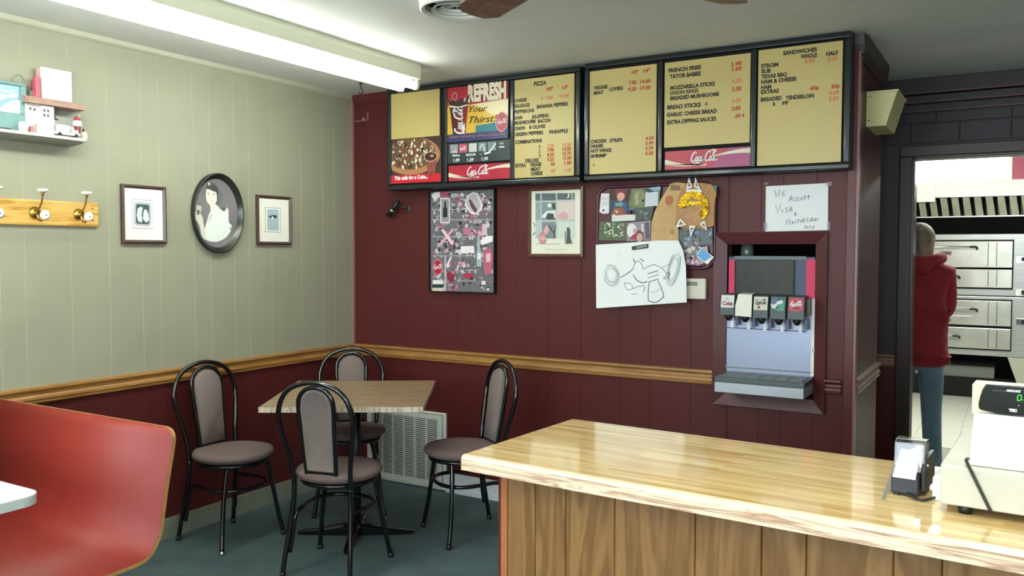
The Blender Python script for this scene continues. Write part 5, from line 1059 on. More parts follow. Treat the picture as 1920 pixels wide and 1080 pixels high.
def make_chair(label, x, y, deg):
    t = thing('dining_chair', label, 'chair', (x, y, 0), math.radians(deg), 'black tube cafe chairs around the corner table')
    R = .0115
    # outer hoop from seat level up and round
    side = [(.062, .140, .40), (.056, .142, .46), (.046, .150, .53), (.026, .170, .62), (.010, .182, .70), (.002, .178, .755)]
    arch = [(-.004, .150, .818), (-.008, .095, .860), (-.010, 0, .880)]
    pts = side+arch+[(a, -b_, c_) for a, b_, c_ in (arch[:-1])[::-1]]+[(a, -b_, c_) for a, b_, c_ in side[::-1]]
    q = MB(); q.tube(sm_path(pts, 4), R, n=10); q.build('outer_hoop', t, M_black)
    s2 = [(.060, .072, .425), (.052, .074, .50), (.026, .082, .66), (.012, .086, .77)]; a2_ = [(.008, .076, .815), (.006, .045, .846), (.004, 0, .856)]
    pts = s2+a2_+[(a, -b_, c_) for a, b_, c_ in (a2_[:-1])[::-1]]+[(a, -b_, c_) for a, b_, c_ in s2[::-1]]
    q = MB(); q.tube(sm_path(pts, 4), R*.9, n=10); q.build('inner_hoop', t, M_black)
    # upholstered back pad following the inner hoop
    half = [(.067, .472), (.0695, .56), (.073, .66), (.077, .76), (.070, .802), (.048, .828), (.022, .840), (0, .843)]
    def xo(z): return .060-(z-.43)*.128 if z < .77 else .0165-(z-.77)*.14
    ou = [(w_, z) for w_, z in half]+[(-w_, z) for w_, z in half[::-1][1:]]
    n = len(ou); rings = []
    for dx, sc in ((-.006, .90), (-.010, .97), (-.006, 1.0), (.010, 1.0), (.018, .97), (.023, .88)):
        rings.append([(xo(z)+dx, w_*sc, .66+(z-.66)*(sc if sc > .95 else .96)) for w_, z in ou])
    q = MB(); q.add([v for r_ in rings for v in r_], [(i*n+j, i*n+(j+1) % n, (i+1)*n+(j+1) % n, (i+1)*n+j) for i in range(len(rings)-1) for j in range(n)], None, True)
    q.add(rings[-1], [tuple(range(n))], None, True); q.add(rings[0], [tuple(range(n))[::-1]], None, True); q.build('back_pad', t, M_padb, fix=True)
    q = MB(); q.box(.050, .062, -.07, .07, .448, .470); q.build('pad_rail', t, M_black)
    # seat
    sx_ = .222
    q = MB(); q.lathe([(.06, .418), (.17, .418), (.186, .424), (.196, .436), (.197, .447), (.190, .458), (.16, .464), (.08, .467), (.01, .468)], (sx_, 0, 0), n=40); q.build('seat', t, M_fabric)
    q = MB(); q.tube([(sx_+.165*math.cos(2*pi*i/28), .165*math.sin(2*pi*i/28), .405) for i in range(28)], .0105, n=8, closed=True); q.build('seat_ring', t, M_black)
    q = MB(); q.lathe([(.168, .411), (.168, .419)], (sx_, 0, 0), n=28); q.build('seat_board', t, M_void)
    for s_ in (-1, 1):
        q = MB(); q.tube(sm_path([(.062, s_*.140, .405), (.060, s_*.142, .34), (.040, s_*.150, .22), (.016, s_*.160, .10), (0, s_*.166, .012)], 4), R, n=10); l = q.build('leg', t, M_black); q = MB(); q.tube([(.001, s_*.1655, .022), (-.001, s_*.1665, 0)], R+.0022, n=10); q.build('foot_cap', l, M_blackp)
        q = MB(); q.tube(sm_path([(.325, s_*.118, .405), (.330, s_*.135, .34), (.338, s_*.152, .24), (.352, s_*.172, .11), (.368, s_*.188, .012)], 4), R, n=10); l = q.build('leg', t, M_black); q = MB(); q.tube([(.367, s_*.187, .022), (.369, s_*.189, 0)], R+.0022, n=10); q.build('foot_cap', l, M_blackp if label[:4] != 'left' or s_ > 0 else M_chrome)
    # hoop stretcher: up beside each rear leg, forward, and round inside the front legs
    st = [(.037, .150, .10), (.050, .144, .18), (.058, .138, .245), (.075, .133, .278), (.12, .135, .284), (.20, .150, .284), (.28, .146, .284), (.335, .105, .284), (.360, .04, .284)]
    pts = st+[(a, -b_, c_) for a, b_, c_ in st[::-1]]
    q = MB(); q.tube(sm_path(pts, 4), R*.85, n=10); q.build('stretcher', t, M_black)
    return t
make_chair('left chair with its back to the sage and maroon wall, facing the table', .088, -1.241, -2.7)
make_chair('nearest chair seen from behind, pushed to the front edge of the table', 1.045, -1.44, 104)
make_chair('chair tucked into the room corner behind the table', .326, -.39, -51)
make_chair('right chair turned towards the table beside the counter end', 1.37, -.405, 236)

# ================================================================== BOOTH AND WHITE TABLE
BX = 1.18
t = thing('booth_bench', 'red laminate moulded booth bench with a plywood edge', 'bench', (BX, -2.5, 0))
prof = [(-2.258, .842), (-2.262, .815), (-2.266, .785), (-2.282, .708), (-2.300, .62), (-2.315, .53), (-2.326, .488), (-2.342, .455), (-2.366, .430), (-2.41, .418), (-2.55, .415), (-2.70, .420), (-2.76, .412), (-2.78, .395)]
prof = [(a.x, a.y) for a in sm_path([(y, z, 0) for y, z in prof], 3)]
def sheet(x0, x1, off0, off1, m, nm):
    q = MB(); a = []; b_ = []
    for i, (y, z) in enumerate(prof):
        p0 = Vector(prof[max(i-1, 0)]); p1 = Vector(prof[min(i+1, len(prof)-1)]); tt = (p1-p0).normalized(); nn = Vector((tt.y, -tt.x))   # towards the wall / down
        r_ = 0.0
        top = .842-z; rr2 = .045; cut = rr2-math.sqrt(max(0, rr2*rr2-(rr2-top)**2)) if top < rr2 else 0
        for lst, of in ((a, off0), (b_, off1)): lst.append(((x0, x1-cut), (y+nn.x*of+2.5, z+nn.y*of)))
    rows = [[(x[0]-BX, v[0], v[1]), (x[1]-BX, v[0], v[1])] for x, v in a]; rb = [[(x[0]-BX, v[0], v[1]), (x[1]-BX, v[0], v[1])] for x, v in b_]
    q.grid(rows); q.grid(rb); k = len(rows)
    for i in range(k-1): q.add([rows[i][1], rows[i+1][1], rb[i+1][1], rb[i][1]], [(0, 1, 2, 3)]); q.add([rows[i][0], rows[i+1][0], rb[i+1][0], rb[i][0]], [(0, 1, 2, 3)])
    q.add([rows[0][0], rows[0][1], rb[0][1], rb[0][0]], [(0, 1, 2, 3)]); q.add([rows[-1][0], rows[-1][1], rb[-1][1], rb[-1][0]], [(0, 1, 2, 3)])
    return q.build(nm, t, m)
sgn = 1
_t = (Vector(prof[1])-Vector(prof[0])).normalized(); _n = Vector((_t.y, -_t.x)); sgn = 1 if _n.x > 0 else -1   # off the back towards +y (wall side)
sheet(.03, BX, 0, -.0012*-sgn, M_booth, 'seat_shell')
sheet(.0301, BX+.0004, .0013*sgn, .014*sgn, M_bedge, 'plywood_core')
for x in (.35, BX-.25):
    q = MB(); q.tube([(x-BX, -.02, .0), (x-BX, -.02, .36)], .022, n=14); q.box(x-BX-.03, x-BX+.03, -.22, .12, .375, .395); q.box(x-BX-.03, x-BX+.03, -.22, .20, 0, .02); q.build('pedestal', t, M_blackp)
t = thing('booth_table', 'white laminate booth table corner at the left edge of the picture', 'table', (.75, -3.06, 0))
tpx = hit(37, 935, 2, .74)
q = MB(); x1 = tpx.x-.75; y1 = hit(0, 911, 2, .74).y+3.06+.03; r = .06; pl = []
for cx_, cy_, a0 in ((x1-r, y1-r, 0), (-.55+r, y1-r, pi/2), (-.55+r, -.35+r, pi), (x1-r, -.35+r, 1.5*pi)):
    for i in range(8): a = a0+pi/2*i/7; pl.append((cx_+r*math.cos(a), cy_+r*math.sin(a), .71))
q.prism(pl, (0, 0, .030)); q.build('tabletop', t, mat('white_laminate', '#e6e9e8', .3)); 
q = MB(); pl2 = [(a*1.0+(.0008 if a > 0 else -.0008), b_+(.0008 if b_ > 0 else -.0008), .7115) for a, b_, c_ in pl]; q.prism(pl2, (0, 0, .026)); q.build('edge_band', t, mat('grey_edge', '#bcc7c3', .4))
q = MB(); q.lathe([(.035, .02), (.035, .71)], n=18); q.box(-.25, .25, -.04, .04, 0, .03); q.box(-.04, .04, -.25, .25, 0, .03); q.build('pedestal', t, M_blackp)

# ================================================================== COUNTER
CO = Vector((2.402, -2.293, 0)); CA = math.radians(-3.4); CT = .91
t = thing('counter', 'long service counter with butcher-block top and knotty plank front', 'counter', CO, CA)
LEN = 2.6; DEP = .60; ov = .075; TH = .040
# top with rounded front edge
q = MB(); prof = [(0.0, CT-TH), (0.0, CT-.013), (.002, CT-.006), (.006, CT-.002), (.013, CT), (DEP-.012, CT), (DEP-.003, CT-.003), (DEP, CT-.010), (DEP, CT-TH)]
q.prism([(0, y, z) for y, z in prof], (LEN, 0, 0)); top = q.build('worktop', t, M_ctop, bevel=0)
bm_ = top
q = MB(); q.box(-.0012, .0, .004, DEP-.004, CT-TH, CT-.004); q.build('end_band', t, M_cedge)
q = MB(); q.box(0, LEN, -.0012, .0, CT-TH, CT-.009); q.build('front_band', t, M_cedge)
q = MB(); q.prism([(0, -.0012, CT-.010), (0, .0015, CT-.0045), (0, .0065, CT-.0008), (0, .016, CT+.0004), (0, .016, CT-.001), (0, .001, CT-.011)], (LEN, 0, 0)); q.build('nosing', t, mat('pale_nosing', '#ecd2b0', .25, coat=.3, vary=.08, vscale=14))
# body
q = MB(); q.box(ov+.012, LEN-.02, .07+.012, DEP-.05, 0, CT-TH); q.build('carcass', t, mat('carcass_dark', '#3c2818', .6))
q = MB(); q.box(ov, ov+.026, .068, .085, 0, CT-TH); q.build('corner_trim', t, M_cornerpost, bevel=.002); q = MB(); q.box(ov-.002, ov+.006, .068, DEP-.05, 0, CT-TH); q.build('end_panel', t, M_red)
def cxl(px):  # px column of a groove on the front face -> local x
    # intersect the pixel ray with the vertical front plane of the counter
    d = ray(px, 1000); n = Vector((-math.sin(CA), math.cos(CA), 0)); p0 = CO+n*.07; s_ = (p0-Vector((CX, CY, CZ))).dot(n)/d.dot(n); h = Vector((CX, CY, CZ))+d*s_
    return (h-CO).dot(Vector((math.cos(CA), math.sin(CA), 0)))
gr = [ov+.026]+[cxl(x) for x in (1003, 1060, 1152, 1303, 1428, 1512, 1676, 1768)]; x = gr[-1]
for w_ in (.16, .11, .2, .13, .17, .1, .22, .14, .2, .15):
    x += w_
    if x < LEN-.05: gr.append(x)
for i, (a, b_) in enumerate(zip(gr[:-1], gr[1:])):
    q = MB(); c0 = .0022; q.prism([(a+.0008, .082, 0), (a+.0008, .07+c0, 0), (a+.0008+c0, .07, 0), (b_-.0008-c0, .07, 0), (b_-.0008, .07+c0, 0), (b_-.0008, .082, 0)], (0, 0, CT-TH-.0005)); q.build('plank', t, M_panelw)
# metal joint strip across the top
def onct(px, py, z=CT):
    h = hit(px, py, 2, z); dlt = h-CO; return Vector((dlt.x*math.cos(CA)+dlt.y*math.sin(CA), -dlt.x*math.sin(CA)+dlt.y*math.cos(CA), z))
A = onct(1656, 938); B = onct(1674, 872)
q = MB(); q.prism([(A.x-.004, A.y, CT), (A.x+.004, A.y, CT), (B.x+.004, DEP, CT), (B.x-.004, DEP, CT)], (0, 0, .0012)); q.build('joint_strip', t, mat('dull_aluminium', '#8f8c80', .4, .6))

def wct(px, py, z=CT): return hit(px, py, 2, z)
# receipt printer with clear lid
A = wct(1670, 927); ang = math.radians(-8)
t = thing('receipt_printer', 'small black receipt printer with a raised clear lid on the counter', 'printer', (A.x, A.y, CT+.0013), math.radians(-5))
W_ = .056
q = MB(); q.prism([(0, 0, .004), (0, 0, .042), (0, .03, .050), (0, .13, .052), (0, .15, .01), (0, .15, .004)], (W_, 0, 0)); q.build('body', t, mat('navy_black_plastic', '#20242c', .35), bevel=.003)
q = MB(); q.box(.003, .014, .006, .14, 0, .006); q.box(W_-.014, W_-.003, .006, .14, 0, .006); q.build('foot', t, M_blackp)
q = MB(); q.prism([(W_+.001, .02, .01), (W_+.001, .02, .06), (W_+.001, .04, .082), (W_+.001, .13, .084), (W_+.001, .14, .01)], (.010, 0, 0)); q.build('side_cover', t, M_blackp, bevel=.002)
q = MB(); q.tube([(W_+.011, .03, .068), (W_+.015, .03, .068)], .003, n=8); q.build('pivot_pin', t, M_chrome)
q = MB(); q.add([(.003, -.002, .040), (W_-.006, -.002, .040), (W_-.005, .022, .066), (.006, .022, .066), (.010, .05, .094), (W_-.008, .05, .094)], [(0, 1, 2, 3), (3, 2, 5, 4)]); q.add([(.003, -.0015, .0395), (W_-.006, -.0015, .0395), (W_-.005, .0225, .0655), (.006, .0225, .0655), (.010, .0505, .0935), (W_-.008, .0505, .0935)], [(3, 2, 1, 0), (4, 5, 2, 3)]); q.build('paper', t, M_paper, fix=False)
M_clear = mat('clear_plastic', '#eef2f8', .06, trans=1.0)
q = MB()
q.prism([(.0, .028, .060), (.0, .034, .112), (.0, .045, .118), (.0, .075, .118), (.0, .080, .112), (.0, .078, .109), (.0, .046, .1145), (.0, .037, .109), (.0, .031, .060)], (W_+.006, 0, 0)); q.box(0, .002, .031, .078, .062, .112); q.box(W_+.004, W_+.006, .031, .078, .062, .112); q.build('clear_lid', t, M_clear)
q = MB()
for xx in (.001, W_+.005): q.tube([(xx, .031, .062), (xx, .036, .110), (xx, .046, .117), (xx, .076, .117), (xx, .080, .108), (xx, .080, .064)], .0012, n=6)
q.tube([(.001, .046, .1175), (W_+.005, .046, .1175)], .0012, n=6); q.build('lid_rim', t, mat('lid_rim_grey', '#aab0b6', .2, alpha=.7))
q = MB(); q.box(.016, W_-.016, .040, .052, .100, .107); q.build('cutter_bar', t, M_blackp, bevel=.002)
# cable, paper stack
q = MB(); pts = [wct(1700, 926, CT+.008), wct(1716, 934, CT+.005), wct(1735, 937, CT+.005), wct(1762, 930, CT+.007), wct(1775, 927, CT+.007)]; q.tube(sm_path(pts, 5), .0032, n=8); tag(q.build('printer_cable', m=M_blackp), 'black cable running from the receipt printer to the cash register', 'cable')
A = wct(1745, 940); q = MB(); q.box(0, .030, 0, .10, 0, .050); o = q.build('receipt_roll_box', None, mat('bright_paper_stack', '#eeeeea', .6), bevel=.001); o.location = (A.x+.002, A.y+.012, CT+.0005); o.rotation_euler = (0, 0, CA); tag(o, 'upright white paper stack between the printer and the register', 'paper')

# cash register, seen from the customer side
A = hit(1762, 942, 2, .93)
t = thing('cash_register', 'beige electronic cash register with black customer display', 'cash register', (A.x, A.y, CT), CA)
M_bei = mat('register_beige', '#bfbdae', .45, bump=.03, bscale=400); M_beil = mat('register_white', '#e9e8de', .45)
def rgl(px, py, yl):
    """photo pixel -> register-local point on the local plane y = yl"""
    d = ray(px, py); n = Vector((-math.sin(CA), math.cos(CA), 0)); p0 = Vector((A.x, A.y, 0))+n*yl; s_ = (p0-Vector((CX, CY, CZ))).dot(n)/d.dot(n); h = Vector((CX, CY, CZ))+d*s_-Vector((A.x, A.y, CT))
    return Vector((h.dot(Vector((math.cos(CA), math.sin(CA), 0))), yl, h.z))
zt = rgl(1761, 868, 0).z
q = MB(); q.prism([(0, 0, .018), (0, 0, zt-.004), (0, .004, zt), (0, .36, zt+.004), (0, .36, .018)], (.42, 0, 0)); q.build('cash_drawer', t, M_bei, bevel=.003)
for fx, fy in ((.045, .025), (.37, .025), (.045, .33), (.37, .33)): q = MB(); q.lathe([(.013, 0), (.014, .012), (.012, .018)], (fx, fy, 0), n=16); q.build('rubber_foot', t, M_blackp)
b0 = rgl(1816, 871, .012); b1 = rgl(1826, 773, .10); xr = .40
q = MB(); q.add([(b0.x, .012, zt+.001), (xr, .012, zt+.001), (xr, .34, zt+.005), (b0.x, .34, zt+.005), (b1.x, .10, b1.z), (xr-.01, .10, b1.z), (xr-.01, .30, b1.z-.01), (b1.x, .30, b1.z-.01)], [(0, 1, 2, 3), (4, 5, 6, 7), (0, 1, 5, 4), (1, 2, 6, 5), (2, 3, 7, 6), (3, 0, 4, 7)]); q.build('body', t, M_beil, bevel=.004)
h0 = rgl(1823, 719, .115); h1 = rgl(1823, 780, .115)
q = MB(); q.box(h0.x, xr-.01, .115, .18, b1.z-.006, h0.z); q.build('display_housing', t, M_cream, bevel=.003)
s0 = rgl(1837, 765, .10); s1 = rgl(1850, 719, .10)
cdp = lambda x, y: (1780+x/6, 700+y/6)
ol = [rgl(*cdp(*a), .10) for a in ((415, 118), (372, 180), (345, 260), (328, 340), (332, 395), (360, 412), (520, 452), (700, 478), (900, 490))]
zr_ = ol[0].z; ol = [Vector((a.x, 0, a.z)) for a in ol]; ol += [Vector((.385, 0, ol[-1].z)), Vector((.385, 0, zr_))]
q = MB(); q.prism([(a.x, .098, a.z) for a in ol], (0, .018, 0)); q.build('display_bezel', t, mat('display_black', '#10150f', .2, coat=.4), bevel=.002)
c = Canvas(1, 0, base=0)
def RP(px, py): a = rgl(*cdp(px, py), .0975); return (a.x, a.z)
def rtext(st, x0, x1, yb, h, m, bold=.02): 
    a = RP(x0, yb); b_ = RP(x1, yb); hh = RP(x0, yb-h)[1]-a[1]; c.textuv(st, a[0], a[1], b_[0], hh, m, bold)
rtext('AMOUNT', 640, 805, 204, 24, M_paper, .05)
a, b_ = RP(480, 196), RP(640, 203); c.rect(a[0], b_[0], b_[1]-.0002, b_[1]+.0006, C('#6a6e68'))
rtext('TEC', 668, 762, 426, 28, M_paper, .08)
for (sx0, sy0, sx1, sy1) in ((775, 245, 810, 245), (770, 250, 766, 300), (766, 305, 800, 305), (812, 250, 806, 300), (822, 300, 830, 300)):
    c.line([RP(sx0, sy0), RP(sx1, sy1)], .0011, mat('led_green', '#30ff30', .5, emit=('#3cff30', 2.0)))
for k in range(2):
    ox = 85+85*k
    for (sx0, sy0, sx1, sy1) in ((775, 245, 810, 245), (770, 250, 766, 300), (766, 305, 800, 305), (812, 250, 806, 300)): c.line([RP(sx0+ox, sy0), RP(sx1+ox, sy1)], .0011, MATS['led_green'])
c.disc(*RP(782, 363), .001, .0014, C('#c8b8a0'))
c.mb.v = [(x, .0977-abs(y)*.4, z) for x, y, z in c.mb.v]; o = c.build('display_print', t)
q = MB(); pts = [rgl(1812, 856, -.001), rgl(1812, 862, -.004), rgl(1814, 869, -.0045), rgl(1836, 915, -.0045), rgl(1858, 960, -.004)]; pts[0] = Vector((pts[1].x+.001, .022, zt+.012)); pts[-1].z = max(pts[-1].z, .006); q.tube(sm_path(pts, 4), .0032, n=8); q.build('key_cord', t, mat('cord_dark', '#2e2e26', .5))

# ================================================================== WALL SPEAKER ON THE PARTITION
t = thing('wall_speaker', 'cream wedge-shaped speaker box mounted on the partition edge', 'speaker', (3.0265, .22, 2.05))
tp = .135; bt = .088; z1_ = .158
q = MB(); q.add([(0, 0, 0), (bt, 0, 0), (tp, 0, z1_), (0, 0, z1_), (0, .33, 0), (bt, .33, 0), (tp, .33, z1_), (0, .33, z1_)], [(0, 1, 2, 3), (7, 6, 5, 4), (0, 4, 5, 1), (1, 5, 6, 2), (2, 6, 7, 3), (3, 7, 4, 0)]); q.build('cabinet', t, mat('speaker_cream', '#d8d396', .45), bevel=.002)
q = MB(); q.box(0, tp+.006, -.006, .336, z1_, z1_+.008); q.build('lid', t, mat('speaker_cream_top', '#e4e0b0', .45), bevel=.002)
for (a, b_, r_) in ((.012, .03, .004), (.006, .143, .002), (.014, .143, .002), (.022, .143, .002)): q = MB(); q.tube([(a, -.0002, b_), (a, -.0025, b_)], r_, n=8); q.build('screw', t, M_blackp)

# ================================================================== KITCHEN
OY = 5.3
t = thing('pizza_oven', 'stainless double-deck pizza oven with four doors behind the kitchen doorway', 'oven', (2.5, OY, 0))
def ol_(px, py, d=0): return hit(px, py, 1, OY-d)-Vector((2.5, OY, 0))
X0 = -.15; X1 = 1.55
zb = ol_(1898, 670).z; ztop = ol_(1898, 438).z; zmid = (ol_(1898, 567).z+ol_(1898, 552).z)/2+.0
zmid = ol_(1850, 555).z
for z0, z1 in ((zb, zmid-.004), (zmid+.004, ztop)):
    q = MB(); q.box(X0, X1, .0, .75, z0, z1); q.build('deck_body', t, M_steel, bevel=.006)
xdr = ol_(1898, 500).x; xdl = X0+.06
M_door = mat('door_steel', '#c6c8ba', .28, .75, vary=.12, vscale=5)
rows_ = [(452, 502), (505.5, 540), (565, 612), (617, 656)]
for i, (ya, yb) in enumerate(rows_):
    za = ol_(1895, ya).z; zb_ = ol_(1895, yb).z
    q = MB(); q.box(xdl-.012, xdr+.010, -.012, 0, zb_-.016, za+.014); q.build('door_gasket', t, M_void)
    q = MB(); q.box(xdl, xdr, -.036, -.01, zb_, za); d = q.build('door', t, M_door, bevel=.004)
    for px in (1853, 1869): a = ol_(px, (ya+yb)/2); q = MB(); q.box(a.x-.003, a.x+.003, -.0372, -.035, zb_+.012, za-.012); q.build('door_seam', d, C('#3c3e38', .4))
    hx_ = ol_(1831 if i in (0, 2) else 1798, ya+13).x; hz = ol_(1800, ya+ (11 if i in (0,) else 13 if i == 2 else 12)).z
    q = MB(); q.tube([(hx_-.75, -.075, hz), (hx_-.01, -.075, hz)], .010, n=10); hb = q.build('handle', d, M_chrome)
    q = MB(); q.tube(sm_path([(hx_-.045, -.078, hz), (hx_-.01, -.079, hz), (hx_+.005, -.07, hz-.010), (hx_+.006, -.035, hz-.020)], 4), .012, n=10); q.build('handle_grip', hb, M_blackp)
    if i in (0, 2): q = MB(); q.box(hx_-.45, hx_-.04, -.040, -.036, hz-.10, hz-.07); q.build('pressed_recess', d, MATS['door_steel'], bevel=.003)
a = ol_(1785, 475); q = MB(); q.box(a.x-.10, a.x, -.041, -.036, a.z-.018, a.z+.02); q.build('thermometer_plate', t, M_chrome); q = MB(); q.box(a.x-.09, a.x-.012, -.043, -.041, a.z-.010, a.z+.012); q.build('thermometer_window', t, C('#5c4a38', .3))
for (py_, col) in ((486, M_chrome), (548, M_white), (603, M_chrome)):
    a = ol_(1916, py_); q = MB(); q.box(a.x-.05, a.x+.08, -.01, 0, a.z-.035, a.z+.03); q.build('control_plate', t, col, bevel=.003)
    q = MB(); q.tube([(a.x+.015, -.01, a.z), (a.x+.015, -.045, a.z)], .022, n=16); q.build('knob', t, M_blackp)
for lx in (X0+.05, X1-.05):
    for ly in (.05, .7): q = MB(); q.box(lx-.03, lx+.03, ly-.03, ly+.03, 0, zb); q.build('leg', t, M_steel)
q = MB(); a = ol_(1889, 673); q.prism([(a.x, -.01, zb-.002), (X1, -.01, zb-.002), (X1, -.01, .02), (a.x+.14, -.01, .02)], (0, .02, 0)); q.build('side_leg_panel', t, mat('leg_panel_grey', '#a9ab9a', .5))
q = MB(); q.box(X0+.02, X1-.02, .14, .17, 0, .20); q.build('under_oven_shade', t, M_void); q = MB(); q.box(X0+.02, X1-.02, .68, .70, 0, zb); q.build('rear_shade_panel', t, M_void)  # black sheets added for the shade beneath and behind the oven
q = MB(); q.box(X0+.04, 1.0, .16, .66, .20, .31); q.build('undershelf', t, mat('dim_shelf', '#6c7068', .6))
q = MB(); q.box(4.3, 4.8, 5.9, 6.15, 0.0, .28); o = q.build('storage_bin', None, mat('dim_grey_bin', '#7c7f78', .6), bevel=.01); tag(o, 'dim grey bin on the kitchen floor under the oven', 'bin')
# exhaust hood with baffle filters
HY = 4.9
t = thing('exhaust_hood', 'white and steel exhaust hood with dark baffle filters over the oven', 'range hood', (2.45, HY, 0))
def hl(px, py, d=0): return hit(px, py, 1, HY-d)-Vector((2.45, HY, 0))
z340, z368, z405 = hl(1800, 340).z, hl(1800, 367).z, hl(1800, 405).z
q = MB(); q.box(-.05, 1.9, 0, .03, z368, z340); q.build('fascia', t, M_white, bevel=.002)
q = MB(); q.box(-.05, 1.9, -.003, .04, z368-.012, z368); q.build('drip_edge', t, M_steel)
q = MB(); q.box(-.05, 1.9, 0, .02, z405-.012, z405); q.build('lower_rail', t, M_steel)
q = MB(); q.box(-.05, 1.9, .03, 1.25, z340-.02, z340); q.build('canopy_top', t, M_white)
q = MB(); q.box(-.05, 1.9, .30, .32, z405, z368); q.build('filter_backing', t, M_void)
fw_ = .095
for k in range(20):
    x = .0+k*fw_; q = MB(); q.add([(x, .02, z368-.012), (x+.058, .02, z368-.012), (x+.066, .27, z405), (x+.008, .27, z405), (x+.012, .03, z368-.02), (x+.046, .03, z368-.02)], [(0, 1, 2, 3)]); q.prism([(x, .015, z368-.014), (x+.058, .015, z368-.014), (x+.085, .015, z405+.002), (x+.027, .015, z405+.002)], (0, .012, 0)); q.build('baffle', t, mat('greasy_steel', '#757763', .45, .5, vary=.2, vscale=9))
q = MB(); a = hl(1722, 379, .02); b_ = hl(1753, 372, .02); q.box(a.x-.1, b_.x, -.02, .0, a.z, z368+.1); q.build('end_box', t, M_white)
# kitchen fluorescent over the hood
zk = hit(1800, 340, 1, HY).z
t = thing('kitchen_light', 'bright fluorescent wrap light standing over the exhaust hood', 'light', (2.45, HY+.10, zk))
xk = hit(1893, 320, 1, HY+.04).x-2.45; zt_ = hit(1800, 298, 1, HY+.04).z-zk
q = MB(); q.box(.0, xk+.02, -.05, .08, zt_, zt_+.03); q.build('housing', t, MATS['fixture_cream'])
q = MB(); q.box(.0, xk, -.06, .07, .012, zt_); q.build('diffuser', t, mat('kitchen_glow', '#ffffff', .5, emit=('#f8fff6', 7.0)))
q = MB(); q.box(xk, xk+.02, -.055, .075, .0, zt_+.0); q.build('end_cap', t, MATS['fixture_cream'])
area('kitchen_ceiling_lamp', (3.6, 3.2, 2.38), (0, 0, 0), 1.2, .5, 60, (0.97, 1.0, .95))

# ================================================================== PERSON IN THE DOORWAY
def skin(name, nodes, edges, m, parent, sub=2, root=0):
    me = D.meshes.new(name); me.from_pydata([n_[:3] for n_ in nodes], edges, []); o = D.objects.new(name, me); COL.objects.link(o)
    md = o.modifiers.new('s', 'SKIN'); md.use_smooth_shade = True
    for i, n_ in enumerate(nodes):
        v = me.skin_vertices[0].data[i]; v.radius = (n_[3], n_[4] if len(n_) > 4 else n_[3]); v.use_root = (i == root)
    sb = o.modifiers.new('u', 'SUBSURF'); sb.levels = sub; sb.render_levels = sub
    dg = bpy.context.evaluated_depsgraph_get(); dg.update(); m2 = D.meshes.new_from_object(o.evaluated_get(dg)); D.objects.remove(o); D.meshes.remove(me)
    m2.materials.clear(); m2.materials.append(m)
    for p_ in m2.polygons: p_.use_smooth = True
    m2.name = name; o = D.objects.new(name, m2); COL.objects.link(o); o.parent = parent; return o
PX_ = hit(1723, 500, 1, 1.85).x
t = thing('person', 'person in a red hooded sweatshirt and blue jeans, seen from behind in the kitchen doorway', 'person', (PX_, 1.85, 0), math.radians(8))
M_skin = mat('skin', '#c99a80', .55)
# facing +y (away); x = right
body = [(0, 0, .90, .13, .10), (0, .0, 1.05, .125, .095), (0, .0, 1.22, .145, .10), (0, 0, 1.33, .12, .08), (0, .01, 1.41, .05, .05), (0, .02, 1.47, .05, .052), (0, .03, 1.545, .078, .094), (0, .03, 1.60, .05, .06),
        (-.165, 0, 1.335, .052), (-.165, .03, 1.09, .036), (-.15, .22, 1.03, .032), (-.14, .29, 1.02, .026), (.165, 0, 1.335, .052), (.165, .03, 1.09, .036), (.15, .22, 1.03, .032), (.14, .29, 1.02, .026),
        (-.085, 0, .84, .082), (-.095, .01, .47, .056), (-.10, -.02, .10, .036), (-.10, .08, .035, .034), (.085, 0, .84, .082), (.095, .01, .47, .056), (.10, -.02, .10, .036), (.10, .08, .035, .034)]
edges = [(0, 1), (1, 2), (2, 3), (3, 4), (4, 5), (5, 6), (6, 7), (3, 8), (8, 9), (9, 10), (10, 11), (3, 12), (12, 13), (13, 14), (14, 15), (0, 16), (16, 17), (17, 18), (18, 19), (0, 20), (20, 21), (21, 22), (22, 23)]
skin('body', body, edges, M_skin, t)
for s_ in (-1, 1):      # hands with palm, four fingers and a thumb
    bx, by, bz = s_*.14, .29, 1.02
    q = [(bx, by, bz, .022, .014), (bx-s_*.004, by+.045, bz-.004, .030, .013), (bx-s_*.006, by+.075, bz-.008, .028, .012)]; skin('hand', q, [(0, 1), (1, 2)], M_skin, t, 1)
    for k, ln in enumerate((.060, .068, .063, .050)):
        fx = bx-s_*.006+(k-1.5)*.017; skin('finger', [(fx, by+.07, bz-.008, .0085), (fx, by+.07+ln*.5, bz-.016, .008), (fx, by+.07+ln*.85, bz-.038, .007), (fx, by+.07+ln*.9, bz-.055, .006)], [(0, 1), (1, 2), (2, 3)], M_skin, t, 1)
    skin('thumb', [(bx-s_*.02, by+.02, bz-.004, .010), (bx-s_*.042, by+.045, bz-.012, .010), (bx-s_*.050, by+.07, bz-.022, .008)], [(0, 1), (1, 2)], M_skin, t, 1)
